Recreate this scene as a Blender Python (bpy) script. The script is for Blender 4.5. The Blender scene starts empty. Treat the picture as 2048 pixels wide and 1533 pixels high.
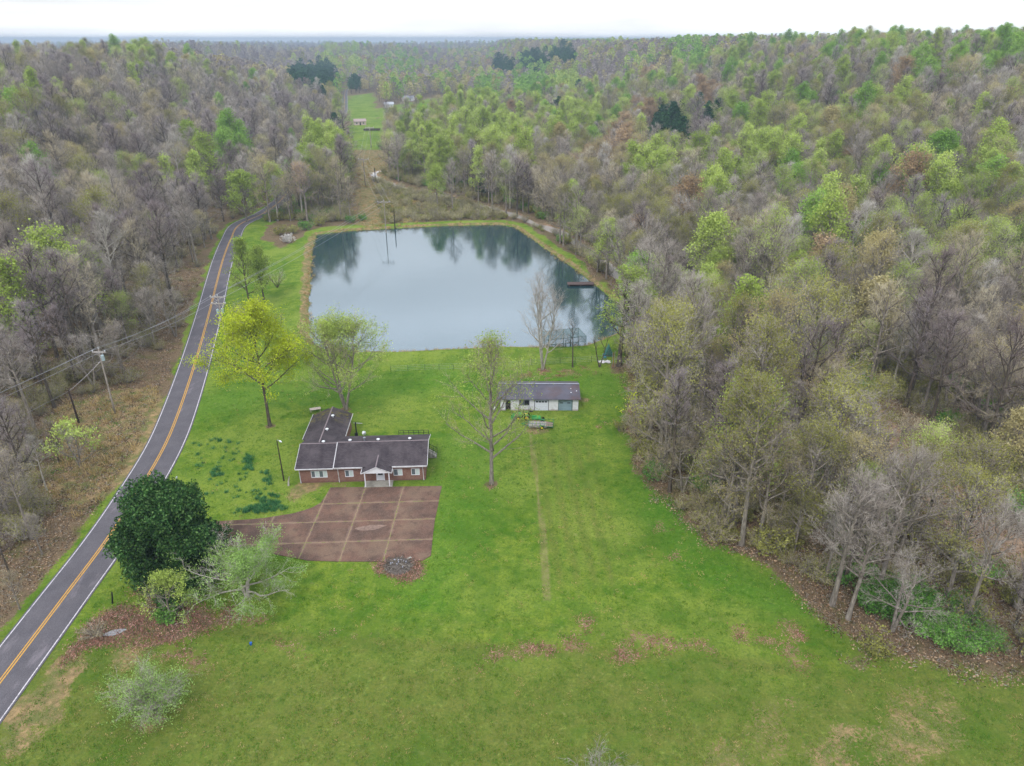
import bpy, math, random
import numpy as np
from mathutils import Vector, Matrix

SC = bpy.context.scene
# ------------------------------------------------------------------ camera, sky, sun, exposure
CAM_H = 60.0; PITCH = math.radians(25.5); FPX = 1440.0
cd = bpy.data.cameras.new('camera'); cam = bpy.data.objects.new('camera', cd)
SC.collection.objects.link(cam); SC.camera = cam
cd.sensor_width = 36; cd.lens = FPX / 2048 * 36; cd.clip_start = 0.5; cd.clip_end = 40000
cam.location = (0, 0, CAM_H); cam.rotation_euler = (math.radians(90) - PITCH, 0, 0)

SUN_EL, SUN_AZ = math.radians(50), math.radians(205)      # azimuth clockwise from +Y
world = bpy.data.worlds.new('World'); SC.world = world; world.use_nodes = True
wn, wl = world.node_tree.nodes, world.node_tree.links
wn.clear()
w_out = wn.new('ShaderNodeOutputWorld'); w_bg = wn.new('ShaderNodeBackground'); w_bg.inputs[1].default_value = 0.1
w_sky = wn.new('ShaderNodeTexSky'); w_sky.sky_type = 'NISHITA'; w_sky.sun_disc = False
w_sky.sun_elevation = SUN_EL; w_sky.sun_rotation = SUN_AZ; w_sky.dust_density = 2.0
w_tc = wn.new('ShaderNodeTexCoord'); w_sep = wn.new('ShaderNodeSeparateXYZ'); wl.new(w_tc.outputs['Generated'], w_sep.inputs[0])
w_rmp = wn.new('ShaderNodeMapRange'); w_rmp.inputs['From Min'].default_value = 0.14; w_rmp.inputs['From Max'].default_value = 0.42
wl.new(w_sep.outputs['Z'], w_rmp.inputs['Value'])
w_col = wn.new('ShaderNodeMixRGB'); w_col.inputs[1].default_value = (16.5, 16.8, 17.3, 1); w_col.inputs[2].default_value = (22.0, 23.6, 26.2, 1)
wl.new(w_rmp.outputs[0], w_col.inputs[0])
w_map = wn.new('ShaderNodeMapping'); w_map.inputs['Scale'].default_value = (1.6, 1.6, 14)
wl.new(w_tc.outputs['Generated'], w_map.inputs[0])
w_noi = wn.new('ShaderNodeTexNoise'); w_noi.inputs['Scale'].default_value = 2.2; w_noi.inputs['Detail'].default_value = 5; w_noi.inputs['Distortion'].default_value = 0.4
wl.new(w_map.outputs[0], w_noi.inputs['Vector'])
w_cr = wn.new('ShaderNodeMapRange'); w_cr.inputs['From Min'].default_value = 0.3; w_cr.inputs['From Max'].default_value = 0.7
w_cr.inputs['To Min'].default_value = 0.76; w_cr.inputs['To Max'].default_value = 1.22
wl.new(w_noi.outputs[0], w_cr.inputs['Value'])
w_mul = wn.new('ShaderNodeMixRGB'); w_mul.blend_type = 'MULTIPLY'; w_mul.inputs[0].default_value = 1
wl.new(w_col.outputs[0], w_mul.inputs[1]); wl.new(w_cr.outputs[0], w_mul.inputs[2])
w_mix = wn.new('ShaderNodeMixRGB'); w_mix.inputs[0].default_value = 0.88
wl.new(w_sky.outputs[0], w_mix.inputs[1]); wl.new(w_mul.outputs[0], w_mix.inputs[2])
wl.new(w_mix.outputs[0], w_bg.inputs[0]); wl.new(w_bg.outputs[0], w_out.inputs[0])

sl = bpy.data.lights.new('sun', 'SUN'); sl.energy = 1.9; sl.angle = math.radians(10); sl.color = (1, 0.96, 0.9)
sun = bpy.data.objects.new('sun', sl); SC.collection.objects.link(sun)
sun.rotation_euler = (math.radians(90) - SUN_EL, 0, math.pi - SUN_AZ)
SC.view_settings.view_transform = 'Standard'; SC.view_settings.look = 'None'
SC.view_settings.gamma = 1; SC.view_settings.use_curve_mapping = False
SC.view_settings.exposure = -0.25
cy = SC.cycles
cy.max_bounces = 5; cy.diffuse_bounces = 2; cy.glossy_bounces = 2; cy.transmission_bounces = 2; cy.volume_bounces = 0
cy.transparent_max_bounces = 6; cy.caustics_reflective = False; cy.caustics_refractive = False
cy.use_adaptive_sampling = True; cy.adaptive_threshold = 0.02; cy.use_denoising = True

R = random.Random(7)
NR = np.random.RandomState(11)
COL = SC.collection

# ------------------------------------------------------------------ photo pixel -> ray, noise
def ray(px, py):
    a = (px - 1024) / FPX; b = (py - 766.5) / FPX
    c, s = math.cos(PITCH), math.sin(PITCH)
    return a, c - b * s, -s - b * c
def up(px, py, h=0.0):
    a, dy, dz = ray(px, py); t = (CAM_H - h) / -dz
    return a * t, dy * t
def proj(X, Y, Z):
    c, s = math.cos(PITCH), math.sin(PITCH)
    d = Y * c - (Z - CAM_H) * s; u = Y * s + (Z - CAM_H) * c
    return 1024 + FPX * X / d, 766.5 - FPX * u / d, d

def hsh(ix, iy, seed):
    n = (ix * 374761393 + iy * 668265263 + seed * 974634777) & 0xFFFFFFFF
    n = ((n ^ (n >> 13)) * 1274126177) & 0xFFFFFFFF
    return ((n ^ (n >> 16)) & 0xFFFFFF) / float(0xFFFFFF)
def vn(x, y, seed=0):
    x = np.asarray(x, float); y = np.asarray(y, float)
    ix = np.floor(x).astype(np.int64); iy = np.floor(y).astype(np.int64)
    fx = x - ix; fy = y - iy; fx = fx * fx * (3 - 2 * fx); fy = fy * fy * (3 - 2 * fy)
    a = hsh(ix, iy, seed); b = hsh(ix + 1, iy, seed); c = hsh(ix, iy + 1, seed); d = hsh(ix + 1, iy + 1, seed)
    return (a * (1 - fx) + b * fx) * (1 - fy) + (c * (1 - fx) + d * fx) * fy
def fbm(x, y, seed=0, o=3):
    s = 0; w = 0.5; t = 0
    for i in range(o):
        s = s + w * vn(np.asarray(x) * 2 ** i, np.asarray(y) * 2 ** i, seed + i); t += w; w *= 0.5
    return s / t
def S(t):
    t = np.clip(t, 0, 1); return t * t * (3 - 2 * t)

def sdist(X, Y, poly):
    """signed distance to a closed polygon, positive inside"""
    X = np.asarray(X, float); Y = np.asarray(Y, float)
    d = np.full(X.shape, 1e18); ins = np.zeros(X.shape, bool); n = len(poly)
    for i in range(n):
        x0, y0 = poly[i]; x1, y1 = poly[(i + 1) % n]
        ex, ey = x1 - x0, y1 - y0; L = ex * ex + ey * ey + 1e-12
        t = np.clip(((X - x0) * ex + (Y - y0) * ey) / L, 0, 1)
        d = np.minimum(d, (X - x0 - t * ex) ** 2 + (Y - y0 - t * ey) ** 2)
        if y0 != y1:
            c = ((y0 > Y) != (y1 > Y)) & (X < (x1 - x0) * (Y - y0) / (y1 - y0) + x0)
            ins ^= c
    d = np.sqrt(d); return np.where(ins, d, -d)
def ldist(X, Y, line, w=None):
    """distance to an open polyline; with w also the interpolated value there"""
    X = np.asarray(X, float); Y = np.asarray(Y, float)
    d = np.full(X.shape, 1e18); val = np.zeros(X.shape)
    for i in range(len(line) - 1):
        x0, y0 = line[i][:2]; x1, y1 = line[i + 1][:2]
        ex, ey = x1 - x0, y1 - y0; L = ex * ex + ey * ey + 1e-12
        t = np.clip(((X - x0) * ex + (Y - y0) * ey) / L, 0, 1)
        q = (X - x0 - t * ex) ** 2 + (Y - y0 - t * ey) ** 2
        if w is not None: val = np.where(q < d, w[i] + t * (w[i + 1] - w[i]), val)
        d = np.minimum(d, q)
    return (np.sqrt(d), val) if w is not None else np.sqrt(d)
def catmull(P, n=8):
    P = [np.array(p, float) for p in P]; P = [2 * P[0] - P[1]] + P + [2 * P[-1] - P[-2]]
    out = []
    for i in range(1, len(P) - 2):
        for k in range(n):
            t = k / n; a, b, c, d = P[i - 1], P[i], P[i + 1], P[i + 2]
            out.append(0.5 * (2 * b + (c - a) * t + (2 * a - 5 * b + 4 * c - d) * t * t + (3 * b - a - 3 * c + d) * t ** 3))
    out.append(P[-2]); return [tuple(p) for p in out]

# ------------------------------------------------------------------ layout lines
RL = [up(*p) for p in ((0, 1299), (82, 1190), (164, 1090), (228, 1001), (291, 900), (325, 823), (365, 722), (396, 627), (415, 560), (429, 516), (447, 479), (470, 450))]
RRr = [up(*p) for p in ((0, 1429), (106, 1290), (215, 1145), (300, 1008), (360, 900), (386, 842), (417, 727), (436, 649), (455, 560), (463, 524), (474, 486), (485, 452))]
road_c = []
for a in RL:
    b = min(RRr, key=lambda q: abs(q[1] - a[1]))
    # nearest by y on interpolated right line
    ys = [q[1] for q in RRr]; xs = [q[0] for q in RRr]
    xr = float(np.interp(a[1], ys, xs)) if a[1] >= ys[0] else xs[0] + (a[1] - ys[0]) * (xs[1] - xs[0]) / (ys[1] - ys[0])
    road_c.append(((a[0] + xr) / 2, a[1]))
road_c = [(-52.4, 20), (-52.6, 40)] + [p for p in road_c if p[1] > 55] + [(-95, 278), (-96, 305), (-103, 350), (-113, 410), (-123, 480), (-134, 570), (-150, 680), (-178, 820), (-215, 1000), (-250, 1200)]
ROAD = catmull(road_c, 6); ROAD_W = 3.0
RX = lambda Y: np.interp(Y, [p[1] for p in ROAD], [p[0] for p in ROAD])
POND = [up(x, y, -0.5) for x, y in ((634, 470), (690, 463), (760, 459), (830, 455), (900, 452), (1000, 450), (1030, 455), (1062, 477), (1100, 504), (1150, 538), (1185, 566), (1222, 596), (1258, 622), (1270, 640), (1250, 660), (1205, 680), (1170, 693), (1090, 697), (1000, 697), (900, 701), (800, 706), (720, 706), (650, 700), (622, 688), (618, 660), (617, 620), (620, 560), (624, 500))]
CREEK = catmull([(-96, 620), (-80, 520), (-62, 440), (-50, 400), (-60, 385), (-70, 371)] + [up(*p) for p in ((790, 368), (850, 382), (920, 398), (1000, 418), (1060, 440), (1120, 462), (1165, 490), (1215, 530), (1300, 590))] + [(50, 150), (60, 120), up(1800, 905), up(1890, 985), up(1985, 1080), (78, 62), (88, 40)], 6)
CREEK_W = [2.2 + 1.2 * math.sin(i * 0.6) * 0.4 for i in range(len(CREEK))]
LAWN = [up(*p) for p in ((485, 452), (560, 500), (600, 480), (640, 455), (900, 443), (1030, 445), (1110, 500), (1190, 560), (1270, 620), (1290, 650), (1245, 700), (1262, 760), (1262, 830), (1262, 900), (1300, 960), (1360, 1030), (1420, 1085), (1520, 1120), (1590, 1175), (1640, 1225), (1720, 1310), (1900, 1345), (2048, 1352))] + [(60, 30), (-51, 30), (-50, 60)]
LAWN = [(x, y) for x, y in LAWN]
CLEAR = [up(*p) for p in ((330, 830), (300, 900), (230, 990), (160, 1030), (105, 990), (80, 900), (95, 850), (150, 810), (230, 775), (330, 765))]
CORR = [up(*p) for p in ((735, 455), (705, 420), (715, 360), (715, 310), (700, 300), (765, 300), (775, 335), (760, 345), (790, 372), (830, 390), (850, 420), (850, 445))]
FIELDS = [[up(*p) for p in q] for q in (
    ((694, 302), (698, 262), (700, 240), (762, 240), (768, 302)), ((694, 242), (696, 215), (700, 192), (745, 186), (760, 238)),
    ((745, 250), (760, 216), (880, 195), (960, 192), (1015, 200), (1020, 214), (940, 232), (880, 240), (800, 262)), ((640, 112), (640, 107), (700, 106), (712, 111)))]

KNOLL = [(-620, 1450, 30, 260, 130), (-1000, 1250, 22, 300, 200), (-330, 1900, 24, 260, 120), (-900, 2300, 26, 420, 150), (120, 2150, 20, 300, 130), (-250, 3100, 24, 700, 200), (-1500, 3300, 22, 700, 200), (900, 3000, 16, 600, 200), (-1500, 4400, 18, 1300, 250), (700, 4200, 18, 1100, 250), (300, 1350, 8, 200, 200), (-180, 2500, 8, 500, 200), (60, 1250, 6, 120, 200), (-900, 5600, 14, 700, 350), (500, 5200, 10, 900, 300), (-2600, 5400, 14, 900, 300), (2400, 5000, 12, 900, 400)]
def terrain(X, Y):
    X = np.asarray(X, float); Y = np.asarray(Y, float)
    xL = RX(Y) - 7.5
    xR = np.interp(Y, [0, 100, 200, 300, 400, 500, 850, 1200, 1600, 3000], [78, 90, 78, 52, 40, 34, 40, -70, -150, -200])
    n1 = fbm(X / 170, Y / 170, 3, 3); n2 = fbm(X / 45, Y / 45, 9, 2)
    dL = xL - X; dR = X - xR
    kL = 1 - 0.9 * S((Y - 760) / 380)
    hL = S(dL / 165) * (30 + 16 * (n1 - 0.5)) * kL + S(dL / 40) * (n2 - 0.35) * 5 + 3.2 * S(dL / 16) * S((Y - 128) / 25)
    hR = S(dR / 230) * (41 + 20 * (n1 - 0.5)) + S(dR / 50) * (n2 - 0.4) * 6
    hL = np.where(dL > 0, hL, 0); hR = np.where(dR > 0, hR, 0)
    far = S((Y - 1000) / 900) * (2 + 26 * (fbm(X / 560, Y / 380, 21, 3) - 0.36))
    for kx, ky, kh, sx, sy in KNOLL:
        far = far + kh * np.exp(-((X - kx) / sx) ** 2 - ((Y - ky) / sy) ** 2)
    cap = np.where(Y > 1300, 60 - 22 - Y * 0.0012, 90)
    z = np.maximum(np.maximum(hL, hR), far)
    z = np.where(z > cap, cap + 0.1 * (z - cap), z)
    # lawn micro relief, away from the road
    z = z + 0.12 * (fbm(X / 9, Y / 9, 5, 2) - 0.5) * S((np.abs(X - RX(Y)) - 5) / 6)
    near = (Y < 420) & (Y > 20) & (np.abs(X) < 150)
    if near.any():
        zz = z[near]; x = X[near]; y = Y[near]
        p = sdist(x, y, POND) + 0.7 * (fbm(x / 3, y / 3, 33, 2) - 0.5)
        bank = np.exp(-((p + 3.5) / 3.0) ** 2) * 0.35
        zz = zz + bank * (p < 0)
        zz = np.where(p > -1.0, zz * S(-p) - 1.6 * S((p + 1.0) / 3.0), zz)
        c, w = ldist(x, y, CREEK, CREEK_W)
        zz = zz * S((c - w) / 3) - 1.0 * (1 - S((c - w + 0.5) / 2.2))
        z = z.copy(); z[near] = zz
    far2 = (Y >= 420) & (Y < 700) & (np.abs(X) < 150)
    if far2.any():
        c, w = ldist(X[far2], Y[far2], CREEK, CREEK_W)
        z = z.copy(); z[far2] = z[far2] * S((c - w) / 3) - 1.0 * (1 - S((c - w + 0.5) / 2.2))
    return z
def tz(x, y): return float(terrain(np.array([x]), np.array([y]))[0])
def hit(px, py, h=0.0):
    """where the ray through a photo pixel meets the terrain raised by h"""
    a, dy, dz = ray(px, py)
    t = np.concatenate([np.arange(40, 600, 1.0), np.arange(600, 6000, 6.0)])
    z = terrain(a * t, dy * t) + h
    k = np.nonzero(CAM_H + dz * t < z)[0]
    t = t[k[0]] if len(k) else 5000
    return a * t, dy * t

# ------------------------------------------------------------------ materials
def rgb(h):
    h = h.lstrip('#'); v = [int(h[i:i + 2], 16) / 255 for i in (0, 2, 4)]
    return tuple(c / 12.92 if c <= 0.04045 else ((c + 0.055) / 1.055) ** 2.4 for c in v) + (1,)
class N:
    def __init__(s, name):
        s.m = bpy.data.materials.new(name); s.m.use_nodes = True
        s.t = s.m.node_tree; s.n = s.t.nodes; s.l = s.t.links
        s.b = s.n['Principled BSDF']; s.out = s.n['Material Output']
    def add(s, typ, **k):
        nd = s.n.new('ShaderNode' + typ)
        for a, v in k.items():
            if hasattr(nd, a): setattr(nd, a, v)
            else: s.put(nd, a.replace('_', ' '), v)
        return nd
    def put(s, nd, key, v):
        i = nd.inputs[key]
        if isinstance(v, bpy.types.NodeSocket): s.l.new(v, i)
        else: i.default_value = v
    def tc(s, kind='Object'): return s.add('TexCoord').outputs[kind]
    def noise(s, scale, detail=4, vec=None, rough=0.55, dist=0.0):
        nd = s.add('TexNoise', Scale=scale, Detail=detail, Roughness=rough, Distortion=dist)
        s.l.new(vec if vec is not None else s.tc(), nd.inputs['Vector']); return nd.outputs[0]
    def rng(s, v, a, b, c=0.0, d=1.0):
        nd = s.add('MapRange'); s.l.new(v, nd.inputs[0])
        for i, q in zip((1, 2, 3, 4), (a, b, c, d)): nd.inputs[i].default_value = q
        return nd.outputs[0]
    def mix(s, f, a, b, mode='MIX'):
        nd = s.add('MixRGB'); nd.blend_type = mode
        for i, v in enumerate((f, a, b)):
            if isinstance(v, bpy.types.NodeSocket): s.l.new(v, nd.inputs[i])
            else: nd.inputs[i].default_value = v
        return nd.outputs[0]
    def math(s, op, a, b=0.0):
        nd = s.add('Math', operation=op)
        for i, v in enumerate((a, b)):
            if isinstance(v, bpy.types.NodeSocket): s.l.new(v, nd.inputs[i])
            else: nd.inputs[i].default_value = v
        return nd.outputs[0]
    def scale(s, vec, sx, sy, sz, rot=(0, 0, 0)):
        nd = s.add('Mapping'); s.l.new(vec, nd.inputs[0]); nd.inputs['Scale'].default_value = (sx, sy, sz)
        nd.inputs['Rotation'].default_value = rot; return nd.outputs[0]
    def base(s, c): s.put(s.b, 'Base Color', c)
    def bump(s, h, strength=0.3, dist=0.1):
        nd = s.add('Bump', Strength=strength, Distance=dist); s.l.new(h, nd.inputs['Height']); s.l.new(nd.outputs[0], s.b.inputs['Normal'])
    def rough(s, r, spec=0.3):
        s.put(s.b, 'Roughness', r); s.b.inputs['Specular IOR Level'].default_value = spec
        return s
def simple(name, col, rough=0.7, var=0.25, sc=3.0, metal=0.0, spec=0.3, dirt=None, dsc=0.8):
    a = N(name); c = rgb(col) if isinstance(col, str) else col
    v = a.rng(a.noise(sc), 0.3, 0.7, 1 - var, 1 + var * 0.6)
    o = a.mix(1.0, c, v, 'MULTIPLY')
    if dirt: o = a.mix(a.rng(a.noise(dsc, 5), 0.5, 0.68, 0, 0.8), o, rgb(dirt))
    a.base(o); a.rough(rough, spec); a.b.inputs['Metallic'].default_value = metal
    return a.m
def leafmat(name, cols, trans=0.25, amount=0.35):
    """foliage or twig material: tone varies per face (attribute v), per clump and per tree"""
    a = N(name); at = a.add('Attribute'); at.attribute_name = 'v'
    oi = a.add('ObjectInfo')
    k = a.math('ADD', a.math('MULTIPLY', at.outputs['Fac'], 0.55), a.math('MULTIPLY', oi.outputs['Random'], 0.45))
    rp = a.add('ValToRGB'); a.l.new(k, rp.inputs[0])
    rp.color_ramp.elements[0].position = 0.15; rp.color_ramp.elements[1].position = 0.85
    rp.color_ramp.elements[0].color = rgb(cols[0]); rp.color_ramp.elements[1].color = rgb(cols[-1])
    if len(cols) > 2: e = rp.color_ramp.elements.new(0.5); e.color = rgb(cols[1])
    cl = a.rng(a.noise(0.45, 2), 0.3, 0.7, 1 - amount, 1 + amount)
    c = a.mix(1.0, rp.outputs[0], cl, 'MULTIPLY')
    a.n.remove(a.b)
    d = a.add('BsdfDiffuse'); a.l.new(c, d.inputs[0])
    if trans:
        t = a.add('BsdfTranslucent'); a.l.new(c, t.inputs[0]); m = a.add('MixShader'); m.inputs[0].default_value = trans
        a.l.new(d.outputs[0], m.inputs[1]); a.l.new(t.outputs[0], m.inputs[2]); a.l.new(m.outputs[0], a.out.inputs[0])
    else: a.l.new(d.outputs[0], a.out.inputs[0])
    return a.m

M = {}
def bark(name, c0, c1):
    a = N(name); v = a.scale(a.tc(), 1, 1, 0.25)
    a.base(a.mix(a.rng(a.noise(5, 6, v), 0.3, 0.7), rgb(c0), rgb(c1))); a.bump(a.noise(8, 5, v), 0.6, 0.05); a.rough(0.9, 0.1); return a.m
M['bark'] = bark('bark_grey', '5c544c', '9a9186'); M['bark_dark'] = bark('bark_dark', '38322c', '6a6054')
M['bark_pale'] = bark('bark_pale', '857e74', 'bdb6aa')
M['twig'] = leafmat('twigs_grey', ['7d7268', '9a9086', 'b8b0a6'], 0, 0.12)
M['twig_mauve'] = leafmat('twigs_mauve', ['6b5d5b', '8a7d7a', 'a2989a'], 0, 0.12)
M['twig_tan'] = leafmat('twigs_tan', ['93866c', 'b0a488', 'c8bda2'], 0, 0.12)
M['twig_pale'] = leafmat('twigs_pale', ['948e84', 'aaa49a', 'c4beb4'], 0, 0.1)
M['lime'] = leafmat('leaves_lime', ['869a46', 'a1b358', 'bdcc72'])
M['green'] = leafmat('leaves_fresh_green', ['688c3c', '82a64a', '9cba5c'])
M['yellow'] = leafmat('leaves_yellow_green', ['98a82c', 'b6c236', 'd2da4e'])
M['olive'] = leafmat('leaves_olive', ['7c7c40', '94944e', 'aaa962'])
M['tan'] = leafmat('leaves_tan', ['9c9060', 'b0a472', 'c2b88a'])
M['rust'] = leafmat('leaves_rust', ['97805f', 'aa9070', 'bba482'])
M['pine'] = leafmat('needles_dark_green', ['1f3a26', '2f4f33', '43653f'], 0.1)
M['magnolia'] = leafmat('leaves_dark_highlit', ['223f20', '426434', '7a9858'], 0.1, 0.4)  # dark evergreen leaves; pale end of the ramp paints in leaf highlights
M['palegreen'] = leafmat('leaves_pale_green', ['66853e', '80a050', '9cb96a'])
M['privet'] = leafmat('leaves_privet', ['4f8034', '6a9a44', '8cb45c'])
M['daff'] = leafmat('leaves_bluegreen', ['32663e', '487f4e', '68965f'], 0.1)
M['white_blossom'] = leafmat('blossom_white', ['cfc8c4', 'e6e0dc'], 0.2)

# ------------------------------------------------------------------ mesh helpers
def mesh_np(name, V, F3=None, F4=None, mats=(), m3=None, m4=None, v3=None, v4=None, smooth=False):
    V = np.asarray(V, np.float32).reshape(-1, 3)
    F3 = np.zeros((0, 3), np.int32) if F3 is None or len(F3) == 0 else np.asarray(F3, np.int32)
    F4 = np.zeros((0, 4), np.int32) if F4 is None or len(F4) == 0 else np.asarray(F4, np.int32)
    me = bpy.data.meshes.new(name); n3, n4 = len(F3), len(F4)
    me.vertices.add(len(V)); me.vertices.foreach_set('co', V.ravel())
    me.loops.add(n3 * 3 + n4 * 4); me.loops.foreach_set('vertex_index', np.concatenate([F3.ravel(), F4.ravel()]))
    me.polygons.add(n3 + n4)
    me.polygons.foreach_set('loop_start', np.concatenate([np.arange(n3) * 3, n3 * 3 + np.arange(n4) * 4]).astype(np.int32))
    if smooth: me.polygons.foreach_set('use_smooth', np.ones(n3 + n4, bool))
    mi = np.zeros(n3 + n4, np.int32)
    if m3 is not None: mi[:n3] = m3
    if m4 is not None: mi[n3:] = m4
    for m in mats: me.materials.append(m)
    me.polygons.foreach_set('material_index', mi)
    if v3 is not None or v4 is not None:
        a = me.attributes.new('v', 'FLOAT', 'FACE'); d = np.full(n3 + n4, 0.5, np.float32)
        if v3 is not None and n3: d[:n3] = v3
        if v4 is not None and n4: d[n3:] = v4
        a.data.foreach_set('value', d)
    me.update(calc_edges=True); return me
class MB:
    """collects shapes and links them as one mesh object"""
    def __init__(s): s.v = []; s.f = []; s.m = []
    def add(s, vs, fs, mi=0):
        o = len(s.v); s.v += [tuple(v) for v in vs]; s.f += [tuple(o + i for i in f) for f in fs]; s.m += [mi] * len(fs); return s
    def box(s, x0, x1, y0, y1, z0, z1, mi=0):
        v = [(x, y, z) for z in (z0, z1) for y in (y0, y1) for x in (x0, x1)]
        return s.add(v, [(0, 2, 3, 1), (4, 5, 7, 6), (0, 1, 5, 4), (2, 6, 7, 3), (0, 4, 6, 2), (1, 3, 7, 5)], mi)
    def tube(s, pts, rad, n=8, mi=0, caps=True):
        pts = [Vector(p) for p in pts]; rad = rad if isinstance(rad, (list, tuple)) else [rad] * len(pts)
        o = len(s.v); prev = None
        for i, p in enumerate(pts):
            d = (pts[min(i + 1, len(pts) - 1)] - pts[max(i - 1, 0)])
            d = d.normalized() if d.length > 1e-9 else Vector((0, 0, 1))
            u = (prev - d * prev.dot(d)) if prev is not None else d.orthogonal()
            u = u.normalized() if u.length > 1e-6 else d.orthogonal().normalized(); prev = u; w = d.cross(u)
            for k in range(n):
                a = 2 * math.pi * k / n; s.v.append(tuple(p + (u * math.cos(a) + w * math.sin(a)) * rad[i]))
        for i in range(len(pts) - 1):
            for k in range(n):
                k2 = (k + 1) % n; s.f.append((o + i * n + k, o + i * n + k2, o + (i + 1) * n + k2, o + (i + 1) * n + k)); s.m.append(mi)
        if caps:
            s.f.append(tuple(o + k for k in range(n))[::-1]); s.m.append(mi)
            s.f.append(tuple(o + (len(pts) - 1) * n + k for k in range(n))); s.m.append(mi)
        return s
    def bar(s, a, b, w, h, mi=0):
        a = Vector(a); b = Vector(b); d = (b - a).normalized()
        u = d.cross(Vector((0, 0, 1))); u = u.normalized() if u.length > 1e-4 else Vector((1, 0, 0)); v = u.cross(d)
        q = [(-1, -1), (1, -1), (1, 1), (-1, 1)]
        vs = [p + u * (w / 2 * i) + v * (h / 2 * j) for p in (a, b) for i, j in q]
        return s.add(vs, [(3, 2, 1, 0), (4, 5, 6, 7), (0, 1, 5, 4), (1, 2, 6, 5), (2, 3, 7, 6), (3, 0, 4, 7)], mi)
    def prism(s, poly, y0, y1, mi=0, axis='y'):
        """polygon in x-z extruded along y (or in x-y extruded along z)"""
        n = len(poly)
        f = (lambda p, t: (p[0], t, p[1])) if axis == 'y' else ((lambda p, t: (p[0], p[1], t)) if axis == 'z' else (lambda p, t: (t, p[0], p[1])))
        vs = [f(p, t) for t in (y0, y1) for p in poly]
        return s.add(vs, [tuple(range(n)), tuple(range(2 * n - 1, n - 1, -1))] + [(i, (i + 1) % n, n + (i + 1) % n, n + i) for i in range(n)], mi)
    def build(s, name, mat, parent=None, smooth=False, bevel=0.0):
        me = bpy.data.meshes.new(name); me.from_pydata(s.v, [], s.f)
        for m in (mat if isinstance(mat, (list, tuple)) else [mat]): me.materials.append(m)
        me.polygons.foreach_set('material_index', s.m)
        import bmesh
        bm = bmesh.new(); bm.from_mesh(me); bmesh.ops.recalc_face_normals(bm, faces=bm.faces)
        if bevel: bmesh.ops.bevel(bm, geom=bm.edges[:], offset=bevel, segments=1, affect='EDGES', clamp_overlap=True)
        bm.to_mesh(me); bm.free()
        if smooth:
            for p in me.polygons: p.use_smooth = True
        o = bpy.data.objects.new(name, me); COL.objects.link(o)
        if parent: o.parent = parent
        return o
def tag(o, label=None, cat=None, group=None, kind=None):
    if label: o['label'] = label
    if cat: o['category'] = cat
    if group: o['group'] = group
    if kind: o['kind'] = kind
    return o
def empty(name, loc=(0, 0, 0), rz=0.0, label=None, cat=None, group=None):
    o = bpy.data.objects.new(name, None); COL.objects.link(o); o.location = loc; o.rotation_euler = (0, 0, rz); o.empty_display_size = 0.5
    return tag(o, label, cat, group)
def link(name, me, parent=None, loc=(0, 0, 0)):
    o = bpy.data.objects.new(name, me); COL.objects.link(o); o.location = loc
    if parent: o.parent = parent
    return o

# ------------------------------------------------------------------ the ground
HO = (-31.7, 90.95); HA = math.radians(2.8)
def loc2w(x, y): return HO[0] + x * math.cos(HA) - y * math.sin(HA), HO[1] + x * math.sin(HA) + y * math.cos(HA)
def w2loc(X, Y):
    X -= HO[0]; Y -= HO[1]; return X * math.cos(HA) + Y * math.sin(HA), -X * math.sin(HA) + Y * math.cos(HA)
LOT = [up(*p) for p in ((661, 976), (653, 990), (641, 1007), (625, 1016), (607, 1022), (585, 1028), (560, 1032), (530, 1037), (496, 1040), (460, 1042), (400, 1046), (340, 1038), (322, 1012), (300, 1008),
    (262, 1062), (240, 1100), (280, 1092), (400, 1096), (460, 1094), (520, 1098), (552, 1110), (616, 1122), (680, 1124), (730, 1124), (771, 1124), (800, 1122), (845, 1122), (862, 1112), (866, 1070), (870, 1040), (877, 1008), (880, 990), (884, 973))]
_terr0 = terrain
def terrain(X, Y):
    z = _terr0(X, Y); X = np.asarray(X, float); Y = np.asarray(Y, float)
    m = (np.abs(X + 25) < 40) & (Y > 60) & (Y < 125)
    if m.any():
        d = np.maximum(sdist(X[m], Y[m], LOT), sdist(X[m], Y[m], [loc2w(-2, -2), loc2w(20, -2), loc2w(20, 19), loc2w(-2, 19)]))
        z = z.copy(); z[m] = z[m] * S(-d / 2.0)
    return z

def axis(fine0, fine1, step, lo, hi, g=1.09):
    a = list(np.arange(fine0, fine1 + 1e-6, step)); s = step
    while a[-1] < hi: s *= g; a.append(a[-1] + s)
    s = step
    while a[0] > lo: s *= g; a.insert(0, a[0] - s)
    return np.array(a)
gx = axis(-118, 100, 0.7, -6200, 6200, 1.08); gy = axis(38, 270, 0.75, -400, 6400, 1.045)
GX, GY = np.meshgrid(gx, gy); fx, fy = GX.ravel(), GY.ravel(); fz = terrain(fx, fy)
nx, ny = len(gx), len(gy); ii = np.arange(nx * ny).reshape(ny, nx)
quads = np.stack([ii[:-1, :-1], ii[:-1, 1:], ii[1:, 1:], ii[1:, :-1]], -1).reshape(-1, 4)

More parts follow.
